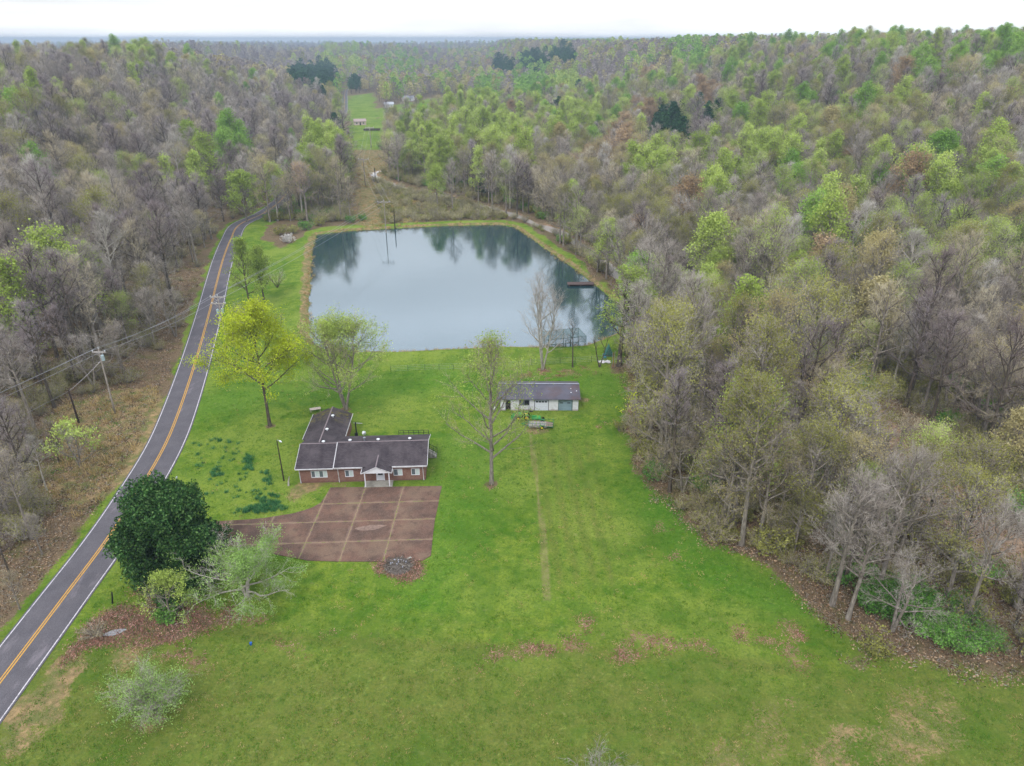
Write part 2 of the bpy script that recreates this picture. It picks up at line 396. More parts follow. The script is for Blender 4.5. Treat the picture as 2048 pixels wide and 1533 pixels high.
nz1 = fbm(fx / 4, fy / 4, 51, 3) - 0.5; nz2 = fbm(fx / 14, fy / 14, 61, 3) - 0.5
lawn = sdist(fx, fy, LAWN) + nz1 * 5 + nz2 * 3
rd = fx - RX(fy)
verge = S((2.4 - (-rd - 3.2) + nz1 * 3.5 + nz2 * 2) / 2.6) * (rd < 0) + (rd > 0) * S((12 - rd + nz1 * 6) / 2) * (fy < 330)
grass = np.maximum(S(lawn / 5.5 + 0.5) * (rd > 0), verge)
pd = sdist(fx, fy, POND); grass = np.maximum(grass, S((5 + pd + nz1 * 3) / 2) * (pd < 0) * (fx < 22) * (fy > 150))
fld = np.full(fx.shape, -1e9)
for q in FIELDS: fld = np.maximum(fld, sdist(fx, fy, q))
fsc = np.clip(fy / 60, 2, 30)
grass = np.maximum(grass, S(fld / fsc + 0.5 + nz1))
_hide = fy > 1200
cor = sdist(fx, fy, CORR) / 6; clr = sdist(fx, fy, CLEAR) / 3
dry = np.maximum(S(cor + 0.5 + nz2 * 2), S(clr + 0.5 + nz2 * 2) * 0.95)
ring = np.exp(-((pd + 0.6) / 0.8) ** 2) * 0.9; ring = ring * (0.5 + 0.9 * (fbm(fx / 5, fy / 5, 71, 2)))
dry = np.maximum(dry, ring)
_lf = up(620, 620); dry = np.maximum(dry, 0.9 * S((3.2 + pd + nz1 * 3) / 2) * (pd < 0) * (fx < -45) * (fy > 150) * (fy < 240))
for (px, py, r, a) in ((75, 1420, 3.2, .9), (120, 1385, 2.5, .9), (150, 1340, 2.5, .7), (250, 1300, 3, .6), (40, 1480, 2.5, .6), (1640, 1505, 5, .62), (1560, 1480, 4, .45), (1800, 1500, 6, .55), (1900, 1450, 5, .5), (1450, 1520, 3, .5), (305, 1440, 1.5, .7),
                       (620, 975, 3.0, .7), (680, 972, 2.5, .5), (1080, 855, 2.8, .8), (1165, 800, 1.6, .8), (1350, 790, 5, .3)):
    x0, y0 = up(px, py); dry = np.maximum(dry, a * S(1.3 - np.hypot(fx - x0, fy - y0) / r + nz1 * 2))
# fallen leaf drifts on the lawn and under the lawn trees
drift = np.zeros(fx.shape)
for line, w in (([(960, 1325), (1040, 1300), (1160, 1300), (1260, 1305)], 1.2), ([(1180, 1250), (1290, 1280), (1420, 1290)], 1.3), ([(1490, 1265), (1560, 1290), (1600, 1330)], 1.5), ([(1570, 1250), (1610, 1300)], 1.3),
                ([(390, 1240), (470, 1250), (520, 1235)], 1.1), ([(300, 1290), (400, 1330), (390, 1370)], 1.1), ([(560, 1290), (620, 1300)], .8), ([(1320, 1030), (1330, 1060)], .8), ([(1340, 1100), (1350, 1115)], .8), ([(640, 1270), (900, 1290), (960, 1300)], .5),
                ([(1000, 770), (1100, 745), (1180, 740)], 2.2), ([(1200, 850), (1170, 900)], .6), ([(1260, 760), (1265, 880)], 1.5)):
    drift = np.maximum(drift, S(1.25 - ldist(fx, fy, [up(*p) for p in line]) / (w * 1.25) + nz1 * 1.5) * min(1, w))
drift = drift * S((fbm(fx / 1.7, fy / 1.4, 205, 2) - .40) * 5)
lit = np.zeros(fx.shape)
for (px, py, r) in ((330, 1215, 5.5), (260, 1240, 4.0), (400, 1230, 3.5), (215, 1262, 3.2), (797, 1132, 2.6), (983, 970, .9), (540, 853, 1.0), (690, 820, 1.0), (1085, 740, 1.0), (1235, 740, 3)):
    x0, y0 = up(px, py); lit = np.maximum(lit, S(1.4 - np.hypot(fx - x0, fy - y0) / r + nz1 * 1.8))
litter = np.maximum(1 - grass, lit)
tracks = .62 * np.maximum(S(1.5 - ldist(fx, fy, [up(*p) for p in ((1062, 870), (1072, 960), (1086, 1060), (1094, 1200))]) / 0.5), S(1.5 - ldist(fx, fy, [up(*p) for p in ((1150, 880), (1180, 980), (1230, 1200))]) / 0.45) * .6)
lush = S(1.2 - ldist(fx, fy, [up(*p) for p in ((930, 900), (930, 1000), (900, 1100), (860, 1180))]) / 7 + nz2) * .6
lush = np.maximum(lush, S(1.2 - ldist(fx, fy, [up(*p) for p in ((1280, 850), (1330, 1000), (1450, 1150), (1560, 1210))]) / 6 + nz2) * .8)
lush = np.maximum(lush, S(1.2 - ldist(fx, fy, [up(*p) for p in ((440, 800), (600, 790), (900, 760), (1200, 780))]) / 9 + nz2) * .6)
olive = S((64 - fy) / 11 + nz2 * 1.4)
olive = np.maximum(olive, S(1.4 - ldist(fx, fy, [up(*p) for p in ((400, 1262), (640, 1282), (960, 1302), (1250, 1312), (1640, 1345))]) / 1.3 + nz1) * .95)
_sx = fx + .06 * (fy - 90); olive = np.maximum(olive, (.5 + .5 * np.sin(_sx * 2 * math.pi / 2.1)) * .85 * S((fx - 3) / 2) * S((15 - fx) / 3) * S((fy - 66) / 5) * S((106 - fy) / 5))
olive = np.maximum(olive, (.5 + .5 * np.sin((fy + .3 * fx) * 2 * math.pi / 2.4)) * .4 * S((66 - fy) / 4) * (fx > -25))
cw, cwid = ldist(fx, fy, CREEK, CREEK_W)
sand = S((cwid + 1.2 + 1.6 * (fy < 130) - cw) / 1.5 + nz1 * 2)
me = mesh_np('ground', np.stack([fx, fy, fz], -1), None, quads, smooth=True)
for nm, (a, b, c) in {'zone_a': (litter, dry, drift), 'zone_b': (lush, olive, np.maximum(sand * 0.5, tracks) + (sand > .5) * .5)}.items():
    at = me.attributes.new(nm, 'FLOAT_COLOR', 'POINT')
    at.data.foreach_set('color', np.stack([a, b, c, np.ones_like(a)], -1).astype(np.float32).ravel())
a = N('ground_turf_and_litter'); co = a.tc()
za = a.add('Attribute'); za.attribute_name = 'zone_a'; zb = a.add('Attribute'); zb.attribute_name = 'zone_b'
sa = a.add('SeparateColor'); a.l.new(za.outputs['Color'], sa.inputs[0]); sb = a.add('SeparateColor'); a.l.new(zb.outputs['Color'], sb.inputs[0])
nb = a.noise(0.07, 5, co); nm_ = a.noise(0.45, 6, co, 0.6); nf = a.noise(3.2, 6, co, 0.7); nff = a.noise(11, 4, co, 0.7)
g = a.mix(a.rng(nm_, 0.38, 0.66), rgb('4c6d1b'), rgb('78882e'))
g = a.mix(a.rng(nb, 0.42, 0.62, 0, .75), g, rgb('7f8e3a'))
g = a.mix(a.math('MULTIPLY', sb.outputs[0], 0.9), g, rgb('47741c'))
g = a.mix(a.math('MULTIPLY', sb.outputs[1], a.rng(nm_, 0.35, 0.6, .65, 1)), g, rgb('666c30'))
g = a.mix(a.rng(nf, 0.48, 0.68, 0, .7), g, rgb('385820')); g = a.mix(a.rng(a.noise(.9, 9, a.scale(co, 1, 1, 1, (0, 0, .4)), .78), 0.52, 0.66, 0, .6), g, rgb('33561a')); g = a.mix(a.rng(a.noise(1.5, 9, a.scale(co, 1, 1, 1, (0, 0, 2.4)), .78), 0.54, 0.68, 0, .5), g, rgb('93a24e')); g = a.mix(a.rng(nff, 0.58, 0.75, 0, .4), g, rgb('a2a866'))
g = a.mix(a.rng(a.noise(1.1, 5, a.scale(co, 1, 1, 1, (0, 0, 1)), .65), 0.6, 0.72, 0, .5), g, rgb('8e8a58'))
dr = a.mix(a.rng(a.noise(1.3, 5, co, .65), 0.35, 0.65), rgb('6c6040'), rgb('a08660')); dr = a.mix(a.rng(nm_, 0.44, 0.58, 0, .85), dr, rgb('5a6632')); dr = a.mix(a.rng(nff, .5, .7, 0, .5), dr, rgb('c8ac86'))
fl = a.mix(a.rng(nf, 0.35, 0.65), rgb('574838'), rgb('7a6850')); fl = a.mix(a.rng(nff, 0.52, 0.7, 0, .7), fl, rgb('a8967c')); fl = a.mix(a.rng(a.noise(0.3, 5, co, .6), 0.5, 0.64, 0, .8), fl, rgb('5c5c34')); fl = a.mix(a.rng(a.noise(0.9, 6, a.scale(co, 1, 1, 1, (0, 0, 2)), .7), 0.52, 0.68, 0, .7), fl, rgb('3f332a')); fl = a.mix(a.rng(a.noise(1.7, 6, a.scale(co, 1, 1, 1, (0, 0, 1.3)), .75), 0.56, 0.7, 0, .6), fl, rgb('a38e74'))
df = a.mix(a.rng(nff, 0.4, 0.65), rgb('7c5348'), rgb('b58f84'))
sd = a.mix(a.rng(nm_, 0.35, 0.65), rgb('84684f'), rgb('a58c74'))
def zmask(v, k=1.1, n=None): return a.rng(a.math('ADD', v, a.math('MULTIPLY', a.math('SUBTRACT', n or nf, 0.5), k)), 0.4, 0.6)
g = a.mix(a.rng(a.noise(.12, 6, a.scale(co, 1, 1, 1, (0, 0, .7)), .6), .5, .66, 0, .55), g, rgb('3f6218'))
c = a.mix(zmask(sa.outputs[1], 1.5), g, dr)
c = a.mix(zmask(sa.outputs[0], 1.6), c, fl)
c = a.mix(a.math('MULTIPLY', zmask(a.math('MULTIPLY', sa.outputs[2], .55), 2.8), .65), c, df)
c = a.mix(a.math('MULTIPLY', zmask(sa.outputs[1], 1.5), a.math('MULTIPLY', sa.outputs[0], .8)), c, dr)
c = a.mix(a.rng(a.math('ADD', sb.outputs[2], a.math('MULTIPLY', a.math('SUBTRACT', nf, .5), 1)), 0.35, 1.0, 0, 1), c, sd)
a.base(c); a.bump(a.math('ADD', nf, a.math('MULTIPLY', nff, 0.6)), 0.7, 0.25); a.rough(0.95, 0.05)
me.materials.append(a.m); ground = link('ground', me); tag(ground, kind='structure', label='grass lawn, leaf litter and woodland floor')

# water
def water(name, body, rough, ior, bumps):
    a = N(name); a.base(body); a.rough(rough, 0.5); a.b.inputs['IOR'].default_value = ior
    a.b.inputs['Specular Tint'].default_value = (0.86, 0.94, 1.0, 1)
    v = a.scale(a.tc(), 1, 2.2, 1); a.bump(a.math('ADD', a.noise(1.6, 3, v), a.math('MULTIPLY', a.noise(0.12, 2, v), 2.0)), bumps, 0.02); return a.m
x0, x1 = min(p[0] for p in POND) - 2, max(p[0] for p in POND) + 2; y0, y1 = min(p[1] for p in POND) - 2, max(p[1] for p in POND) + 2
def sheet(name, poly, z, mat, thick=0.0):
    b = MB(); n = len(poly)
    if thick: b.prism(poly, z - thick, z, axis='z')
    else: b.add([(x, y, z) for x, y in poly], [tuple(range(n))])
    return b.build(name, mat)
cxp, cyp = sum(p[0] for p in POND) / len(POND), sum(p[1] for p in POND) / len(POND)
pw = [(x + (x - cxp) * 0.02, y + (y - cyp) * 0.02) for x, y in POND]
tag(sheet('pond_water', pw, -0.5, water('pond_water', rgb('203c40'), 0.05, 3.0, 0.25)), kind='structure', label='still pond reflecting the sky')
def strip(name, line, offs0, offs1, z, mat, skirt=0.0, zf=None):
    vs, fs = [], []; n = len(line)
    for i, (x, y) in enumerate(line):
        q0 = line[max(i - 1, 0)]; q1 = line[min(i + 1, n - 1)]; dx, dy = q1[0] - q0[0], q1[1] - q0[1]; L = math.hypot(dx, dy)
        px_, py_ = dy / L, -dx / L; o0 = offs0[i] if isinstance(offs0, list) else offs0; o1 = offs1[i] if isinstance(offs1, list) else offs1
        vs += [(x + px_ * o0, y + py_ * o0, z), (x + px_ * o1, y + py_ * o1, z)]
    fs = [(2 * i, 2 * i + 1, 2 * i + 3, 2 * i + 2) for i in range(n - 1)]
    if skirt:
        m = len(vs); vs += [(x, y, zz - skirt) for x, y, zz in vs]
        fs += [(2 * i, 2 * i + 2, m + 2 * i + 2, m + 2 * i) for i in range(n - 1)] + [(2 * i + 1, m + 2 * i + 1, m + 2 * i + 3, 2 * i + 3) for i in range(n - 1)]
    return MB().add(vs, fs).build(name, mat)
CW = [(p, w) for p, w in zip(CREEK, CREEK_W) if p[1] > 150]
tag(strip('creek_water', [q[0] for q in CW], [-w * (.55 + .3 * math.sin(i * .9)) * 2.0 for i, (p, w) in enumerate(CW)], [w * (.5 + .3 * math.cos(i * .7)) * 2.0 for i, (p, w) in enumerate(CW)], -0.82, water('creek_water', rgb('b5aca6'), 0.25, 2.3, 0.6)), kind='structure', label='shallow muddy creek')  # pale body colour paints in sky reflection along with the sandy bed

# road and its paint
a = N('asphalt'); co = a.tc(); c = a.mix(a.rng(a.noise(0.35, 5, co), .3, .7), rgb('3f3c40'), rgb('524e51'))
c = a.mix(a.rng(a.noise(14, 3, co), .3, .7, 0, .35), c, rgb('8a858a')); c = a.mix(a.rng(a.noise(0.5, 6, a.scale(co, 1, .25, 1), .7), .56, .7, 0, .45), c, rgb('8d8388'))
c = a.mix(a.rng(a.add('TexVoronoi', feature='DISTANCE_TO_EDGE', Scale=0.35).outputs[0], 0.0, 0.012, .6, 0), c, rgb('2c292c'))
a.base(c); a.rough(.85, .2); a.bump(a.noise(20, 3, co), .3, .02); asphalt = a.m
tag(strip('road', ROAD, -ROAD_W - .15, ROAD_W + .15, 0.05, asphalt, 0.3), kind='structure', label='two lane asphalt road')
def paint(name, col, wear):
    a = N(name); c = a.mix(a.rng(a.noise(5, 5), .5, .72, 0, wear), rgb(col), rgb('5a555a')); a.base(c); a.rough(.7, .2); return a.m
yel = paint('yellow_paint', 'c2923c', .6); whi = paint('white_paint', 'c4bec1', .9)
mk = empty('road_markings'); tag(mk, 'double yellow centre line and white edge lines', kind='structure')
for nm_2, o, w, m in (('centre_line', -.22, .15, yel), ('centre_line', .07, .15, yel), ('edge_line', -ROAD_W + .05, .13, whi), ('edge_line', ROAD_W - .18, .13, whi)):
    s_ = strip(nm_2, ROAD, o, o + w, 0.058, m); s_.parent = mk

# parking lot with its joints, in the house's own frame
a = N('lot_concrete'); co = a.tc(); sp = a.add('SeparateXYZ'); a.l.new(co, sp.inputs[0])
wob = a.math('MULTIPLY', a.math('SUBTRACT', a.noise(1.2, 5, co, .65), .5), 0.30)
xs = a.math('ADD', a.math('SUBTRACT', sp.outputs[0], a.math('MULTIPLY', a.math('ADD', sp.outputs[1], 1.6), 0.065)), wob)
ys = a.math('ADD', sp.outputs[1], wob)
c = a.mix(a.rng(a.noise(.35, 5, co), .35, .65), rgb('503f37'), rgb('6c5144')); c = a.mix(a.rng(a.noise(.16, 3, co), .52, .62, 0, .6), c, rgb('74604f'))
c = a.mix(a.rng(a.noise(9, 5, co, .7), .45, .7, 0, .5), c, rgb('8c776a'))
dmin = None
def edge(v, pos):
    global dmin
    d = a.math('ABSOLUTE', a.math('SUBTRACT', v, pos)); dmin = d if dmin is None else a.math('MINIMUM', dmin, d)
for q in (4.6, 9.9, 15.5, -1.4, -7.0): edge(xs, q)
for q in (-5.7, -10.0, -14.5): edge(ys, q)
c = a.mix(a.rng(a.noise(.8, 7, a.scale(co, 1, 1, 1, (0, 0, 1)), .7), .52, .68, 0, .55), c, rgb('3e322d')); c = a.mix(a.rng(a.add('TexVoronoi', feature='DISTANCE_TO_EDGE', Scale=.3).outputs[0], 0, .006, .6, 0), c, rgb('3a2e28'))
halo = a.rng(a.math('ADD', dmin, a.math('MULTIPLY', a.math('SUBTRACT', a.noise(.5, 4, co), .5), .9)), .02, .3, .4, 0)
c = a.mix(halo, c, rgb('8c7468')); c = a.mix(a.rng(dmin, .02, .06, .7, 0), c, rgb('9a8766')); c = a.mix(a.math('MULTIPLY', a.rng(dmin, .03, .09, 1, 0), a.rng(a.noise(1.5, 3, co), .5, .6)), c, rgb('6f7a36'))
a.base(c); a.rough(.9, .15); a.bump(a.noise(12, 4, co), .3, .03)
lp = [w2loc(*p) for p in LOT]; lot = MB().prism(lp, -0.3, 0.07, axis='z').build('parking_lot', a.m); lot.location = (HO[0], HO[1], 0); lot.rotation_euler = (0, 0, HA)
tag(lot, kind='structure', label='brown concrete parking slabs with grassy joints')
# worn patch and puddle
pt = [(9.9 + 2.0 + 2.0 * math.cos(t) * (1 + .15 * math.sin(3 * t)), -11.6 + .12 * math.cos(t) * 2 + .55 * math.sin(t)) for t in np.linspace(0, 2 * math.pi, 24, endpoint=False)]
pp = MB().add([(x, y, 0.076) for x, y in pt], [tuple(range(24))]).build('bare_patch', simple('patch_dirt', '816b5f', .9, .4)); pp.parent = lot

# ------------------------------------------------------------------ brick house
def brickmat():
    a = N('red_brick'); co = a.tc(); g = a.add('NewGeometry'); sp = a.add('SeparateXYZ'); a.l.new(co, sp.inputs[0])
    cb = a.add('CombineXYZ'); a.l.new(a.math('ADD', sp.outputs[0], sp.outputs[1]), cb.inputs[0]); a.l.new(sp.outputs[2], cb.inputs[1])
    b = a.add('TexBrick', Scale=1.0); b.inputs['Brick Width'].default_value = .22; b.inputs['Row Height'].default_value = .075; b.inputs['Mortar Size'].default_value = .01
    b.inputs['Color1'].default_value = rgb('704a40'); b.inputs['Color2'].default_value = rgb('8c6454'); b.inputs['Mortar'].default_value = rgb('8f8078'); a.l.new(cb.outputs[0], b.inputs['Vector'])
    c = a.mix(a.rng(a.noise(1.2, 5, co), .3, .7, 0, .5), b.outputs[0], rgb('6b4238')); c = a.mix(a.rng(sp.outputs[2], .0, .35, .5, 0), c, rgb('50403a'))
    a.base(c); a.rough(.9, .1); a.bump(b.outputs[1], .3, .01); return a.m
def shingle(name, c0, c1, moss=False, sx=1.0):
    a = N(name); co = a.tc(); b = a.add('TexBrick', Scale=1.0); b.inputs['Brick Width'].default_value = .34; b.inputs['Row Height'].default_value = .16; b.inputs['Mortar Size'].default_value = .018
    b.inputs['Color1'].default_value = rgb(c0); b.inputs['Color2'].default_value = rgb(c1); b.inputs['Mortar'].default_value = rgb('2a2528'); a.l.new(co, b.inputs['Vector'])
    c = a.mix(a.rng(a.noise(.45, 5, co), .35, .65, 0, .55), b.outputs[0], rgb('5c5456')); c = a.mix(a.rng(a.noise(.5, 5, a.scale(co, 3, .4, 1)), .52, .7, 0, .5), c, rgb('322d31'))
    if moss: 
        sp = a.add('SeparateXYZ'); a.l.new(co, sp.inputs[0])
        c = a.mix(a.math('MULTIPLY', a.rng(a.noise(1.3, 5, co, .7), .5, .62), a.rng(sp.outputs[1], 12.0, 15.0, 0, .85)), c, rgb('6a6428'))
    a.base(c); a.rough(.92, .1); a.bump(b.outputs[1], .4, .01); return a.m
brick = brickmat(); roofm = shingle('shingles_dark', '3c363a', '4e474a'); roofmoss = shingle('shingles_mossy', '393436', '4a4446', True)
trim = simple('white_trim', 'c9c6c8', .5, .12, 2, spec=.4, dirt='8f8a84', dsc=1.5); siding = simple('white_siding', 'd8d6da', .6, .06)
conc = simple('concrete', '9a968c', .85, .15, 2, dirt='6d685c'); glass_d = simple('window_glass', '5a646a', .08, .1, 1, spec=.8); blind = simple('window_blind', 'b9c4c2', .35, .05, spec=.5)
darkm = simple('dark_interior', '17171a', .6, .1); galv = simple('galvanised', 'a8adb2', .35, .1, metal=.6); vw = simple('vent_white', 'd9dadc', .4, .05); blackm = simple('black_metal', '26262a', .5, .1, metal=.3)  # the dark interior colour paints unlit rooms near-black
ridgem = simple('ridge_cap', '7a6e70', .9, .15)
H = empty('brick_house', (HO[0], HO[1], 0), HA, 'long low red brick house with dark shingle roof and white gabled porch', 'house')
LX = 18.7; EH = 2.72; RY = 4.25; RZ = 4.3; BY = 8.5
w = MB()
def wallring(b, x0, x1, y0, y1, h, t=.25):
    b.box(x0, x1, y0, y0 + t, -.2, h).box(x0, x1, y1 - t, y1, -.2, h).box(x0, x0 + t, y0 + t, y1 - t, -.2, h).box(x1 - t, x1, y0 + t, y1 - t, -.2, h)
# front wall is cut round its window and door openings
fo = [(1.75, 4.15, .9, 2.1), (6.75, 8.0, .9, 2.05), (11.35, 12.6, 0.12, 2.15), (13.95, 15.3, .9, 2.05), (16.6, 17.85, .9, 2.05)]
x = 0
for a0, a1, b0, b1 in fo:
    w.box(x, a0, 0, .25, -.2, EH); w.box(a0, a1, 0, .25, -.2, b0); w.box(a0, a1, 0, .25, b1, EH); x = a1
w.box(x, LX, 0, .25, -.2, EH); w.box(0, LX, BY - .25, BY, -.2, EH); w.box(0, .25, .25, BY - .25, -.2, EH); w.box(LX - .25, LX, .25, BY - .25, -.2, EH)
for gx0 in (0, LX - .25): w.prism([(0.0, EH), (BY, EH), (BY / 2, RZ - .14)], gx0, gx0 + .25, axis='x')
wall = w.build('wall', brick, H)
w = MB(); wallring(w, -.75, 5.15, BY, 16.5, EH); w.prism([(-.75, EH), (5.15, EH), (2.2, 3.95)], 16.25, 16.5); w.build('wall', brick, H)['label'] = 'rear wing wall'
# roofs: thick slabs
def slab(b, p0, p1, p2, p3, t=.12):
    q = [p0, p1, p2, p3]; b.add(q + [(x, y, z - t) for x, y, z in q], [(0, 1, 2, 3), (7, 6, 5, 4), (0, 4, 5, 1), (1, 5, 6, 2), (2, 6, 7, 3), (3, 7, 4, 0)])
YE = -.42; ZE = RZ - (RY - YE) * (RZ - EH - .08) / RY; ZE = EH + .0
r = MB(); slab(r, (-.4, YE, ZE), (5.3, YE, ZE), (5.3, RY, RZ), (-.4, RY, RZ)); slab(r, (-.4, RY, RZ), (5.3, RY, RZ), (5.3, BY - YE, ZE), (-.4, BY - YE, ZE)); roofL = r.build('roof', roofm, H)
dz = .11
r = MB(); slab(r, (5.3, YE - .05, ZE + dz), (LX + .35, YE - .05, ZE + dz), (LX + .35, RY, RZ + dz), (5.3, RY, RZ + dz), .2); slab(r, (5.3, RY, RZ + dz), (LX + .35, RY, RZ + dz), (LX + .35, BY - YE, ZE + dz), (5.3, BY - YE, ZE + dz), .2)
roofR = r.build('roof', roofm, H)
def tri_roof(b, ridge0, ridge1, eave0, eave1, t=.1): slab(b, eave0, eave1, ridge1, ridge0, t)
r = MB(); WE = 16.85
slab(r, (-1.1, 8.35, ZE + .02), (-1.1, WE, ZE + .02), (2.3, WE, 4.12), (2.3, 4.75, 4.12)) ; slab(r, (2.3, 4.75, 4.12), (2.3, WE, 4.12), (5.5, WE, ZE + .02), (5.5, 8.6, ZE + .1)); rw = r.build('roof', roofmoss, H); rw['label'] = 'mossy roof of the rear wing'
r = MB(); r.bar((-.4, RY, RZ + .02), (5.3, RY, RZ + .02), .22, .05).bar((5.3, RY, RZ + dz + .02), (LX + .35, RY, RZ + dz + .02), .22, .05); r.build('ridge_cap', ridgem, roofR)
MB().bar((2.3, 4.9, 4.14), (2.3, WE, 4.14), .2, .05).build('ridge_cap', ridgem, rw)
def gut(a_, b_, w_, h_): MB().bar(a_, b_, w_, h_).build('gutter', trim, H)
for a_, b_, w_, h_ in (((5.22, YE - .06, ZE + .04), (5.22, RY, RZ + .1), .1, .16), ((LX + .39, YE, ZE + dz - .05), (LX + .39, RY, RZ + dz - .05), .06, .18), ((LX + .39, RY, RZ + dz - .05), (LX + .39, BY - YE, ZE + dz - .05), .06, .18), ((-.43, YE, ZE - .05), (-.43, RY, RZ - .05), .06, .16)): MB().bar(a_, b_, w_, h_).build('rake_trim', trim, H)
gut((-1.14, 8.4, ZE - .02), (-1.14, WE, ZE - .02), .06, .16); gut((5.54, 8.7, ZE - .02), (5.54, WE, ZE - .02), .06, .16)
MB().box(-.4, 5.2, YE - .1, YE - .003, ZE - .16, ZE - .02).build('gutter', trim, H); MB().box(5.3, 9.5, YE - .14, YE - .053, ZE - .1, ZE + .1).build('gutter', trim, H); MB().box(13.85, LX + .35, YE - .14, YE - .053, ZE - .1, ZE + .1).build('gutter', trim, H)
for xx in (.05, 5.75, 18.35):
    MB().tube([(xx - .12, YE - .06, ZE - .1), (xx, -.06, ZE - .35), (xx + .05, -.06, .35), (xx + .1, -.25, .1)], .055, 6).build('downspout', trim, H)
for i, (a0, a1, b0, b1) in enumerate(fo):
    if i == 2: continue
    f = MB(); k = .07
    f.box(a0, a1, -.03, .1, b0, b0 + k).box(a0, a1, -.03, .1, b1 - k, b1); nm = 4 if i == 0 else 2; wd = (a1 - a0) / nm
    for j in range(nm + 1): f.box(a0 + j * wd - (k / 2 if 0 < j < nm else (0 if j == 0 else k)), a0 + j * wd + (k / 2 if 0 < j < nm else (k if j == 0 else 0)), -.032, .1, b0 + k, b1 - k)
    wn_ = f.build('window', siding, H)
    for j in range(nm): MB().box(a0 + j * wd + .036, a0 + (j + 1) * wd - .036, .03, .06, b0 + k, b1 - k).build('pane', glass_d if j % 2 == 0 else blind, wn_)
d = MB(); d.box(11.35, 11.5, -.03, .12, .12, 2.15).box(12.45, 12.6, -.03, .12, .12, 2.15).box(11.5, 12.45, -.03, .12, 2.0, 2.15).box(11.5, 12.45, .02, .1, .12, 2.0)
dd = d.build('door', siding, H); MB().box(11.62, 12.33, -.01, .018, 1.05, 1.9).build('pane', darkm, dd); MB().box(12.3, 12.38, -.04, .018, .95, 1.02).build('handle', galv, dd)
# porch
P0, P1, PY = 9.6, 13.75, -1.75
r = MB(); pzr = 3.52; pze = 2.5; pxm = (P0 + P1) / 2
ym = (pzr + .04 - ZE - dz) / ((RZ - ZE) / (RY - YE)) + YE
slab(r, (P0 - .15, PY, pze), (pxm, PY, pzr), (pxm, ym + .15, pzr), (P0 - .15, YE + .15, pze + .02), .1); slab(r, (pxm, PY, pzr), (P1 + .15, PY, pze), (P1 + .15, YE + .15, pze + .02), (pxm, ym + .15, pzr), .1)
pr_ = r.build('porch_roof', roofm, H); MB().bar((pxm, PY, pzr + .02), (pxm, ym, pzr + .02), .18, .04).build('ridge_cap', ridgem, pr_)
MB().prism([(P0 - .1, pze - .08), (P1 + .1, pze - .08), (P1 + .1, pze - .03), (pxm, pzr - .12), (P0 - .1, pze - .03)], PY + .06, PY + .16).build('gable', siding, H)
MB().bar((P0 - .2, PY, pze - .06), (P0 - .2, YE, pze - .06), .08, .14).bar((P1 + .2, PY, pze - .06), (P1 + .2, YE, pze - .06), .08, .14).bar((P0 - .15, PY - .03, pze - .05), (pxm, PY - .03, pzr - .05), .04, .14).bar((pxm, PY - .03, pzr - .05), (P1 + .15, PY - .03, pze - .05), .04, .14).build('fascia', trim, H)
for xx in (P0 + .25, P1 - .35): MB().box(xx, xx + .14, PY + .1, PY + .24, .1, pze - .1).build('post', siding, H)
MB().box(P0 + .1, P1 + .1, PY, -.01, -.1, .1).build('porch_floor', conc, H)
for xx, yy, zz in ((2.95, 4.95, 4.02), (7.0, 5.05, 4.1), (11.3, 5.05, 4.1), (16.15, 5.15, 4.1), (2.75, 9.0, 3.95), (2.85, 13.6, 3.93)):
    v = MB(); v.tube([(xx, yy, zz - .25), (xx, yy, zz + .22)], .11, 10); v.tube([(xx, yy, zz + .2), (xx, yy, zz + .3), (xx, yy, zz + .36)], [.27, .25, .08], 14); v.build('roof_vent', vw, H, True)
MB().tube([(9.2, 5.1, 3.9), (9.2, 5.1, 4.6)], .12, 10).tube([(9.2, 5.1, 4.6), (9.2, 5.1, 4.7)], .19, 10).build('flue', galv, H)
# rear steps and rail
s_ = MB(); 
for i in range(4): s_.box(LX + .1 + i * .32, LX + .42 + i * .32, 6.2, 7.4, 0, 1.0 - i * .25)
st = s_.build('steps', conc, H)
for yy in (6.2, 7.4):
    rl = MB(); rl.bar((LX + .15, yy, 1.95), (LX + 1.45, yy, 1.1), .05, .05).bar((LX + .15, yy, 1.5), (LX + 1.45, yy, .65), .04, .04)
    for i in range(3): rl.bar((LX + .2 + i * .6, yy, .2), (LX + .2 + i * .6, yy, 1.92 - i * .4), .05, .05)
    rl.build('railing', blackm, H)
rl = MB()
for z_ in (2.6, 3.0): rl.bar((13.9, BY + 1.5, z_), (LX, BY + 1.5, z_), .06, .05)
for i in range(7): rl.bar((13.9 + i * .8, BY + 1.5, 0), (13.9 + i * .8, BY + 1.5, 3.0), .07, .07)
rl.build('back_railing', blackm, H); MB().box(13.9, LX, BY + .02, BY + 1.5, 1.9, 2.0).build('deck', simple('deck_wood', '7a6a58'), H)
# small things round the house
def W(x, y, z=0): X, Y = loc2w(x, y); return (X, Y, z)
o = empty('utility_post', W(6.5, 13.2), HA, 'black service post standing behind the brick house beside the rear wing', 'post')
MB().box(-.09, .09, -.09, .09, 0, 3.0).build('post', blackm, o); MB().bar((-.3, 0, 2.9), (1.1, .1, 2.7), .05, .05).build('arm', trim, o); MB().box(-.25, .25, -.35, -.1, .2, 1.1).build('meter_box', blackm, o)
o = empty('satellite_dish', W(7.6, 13.4), HA, 'small pale satellite dish on a stub behind the brick house', 'dish')
MB().tube([(0, 0, 0), (0, 0, .7)], .04, 8).build('stand', galv, o); MB().tube([(0, 0, .8), (.05, -.06, .84), (.12, -.14, .9)], [.06, .25, .36], 16).build('dish', vw, o, True)
o = empty('picnic_table', (*up(631, 823), 0), .35, 'low pale wooden table on the grass behind the house', 'table')
tb = simple('weathered_board', 'b3a498', .8)
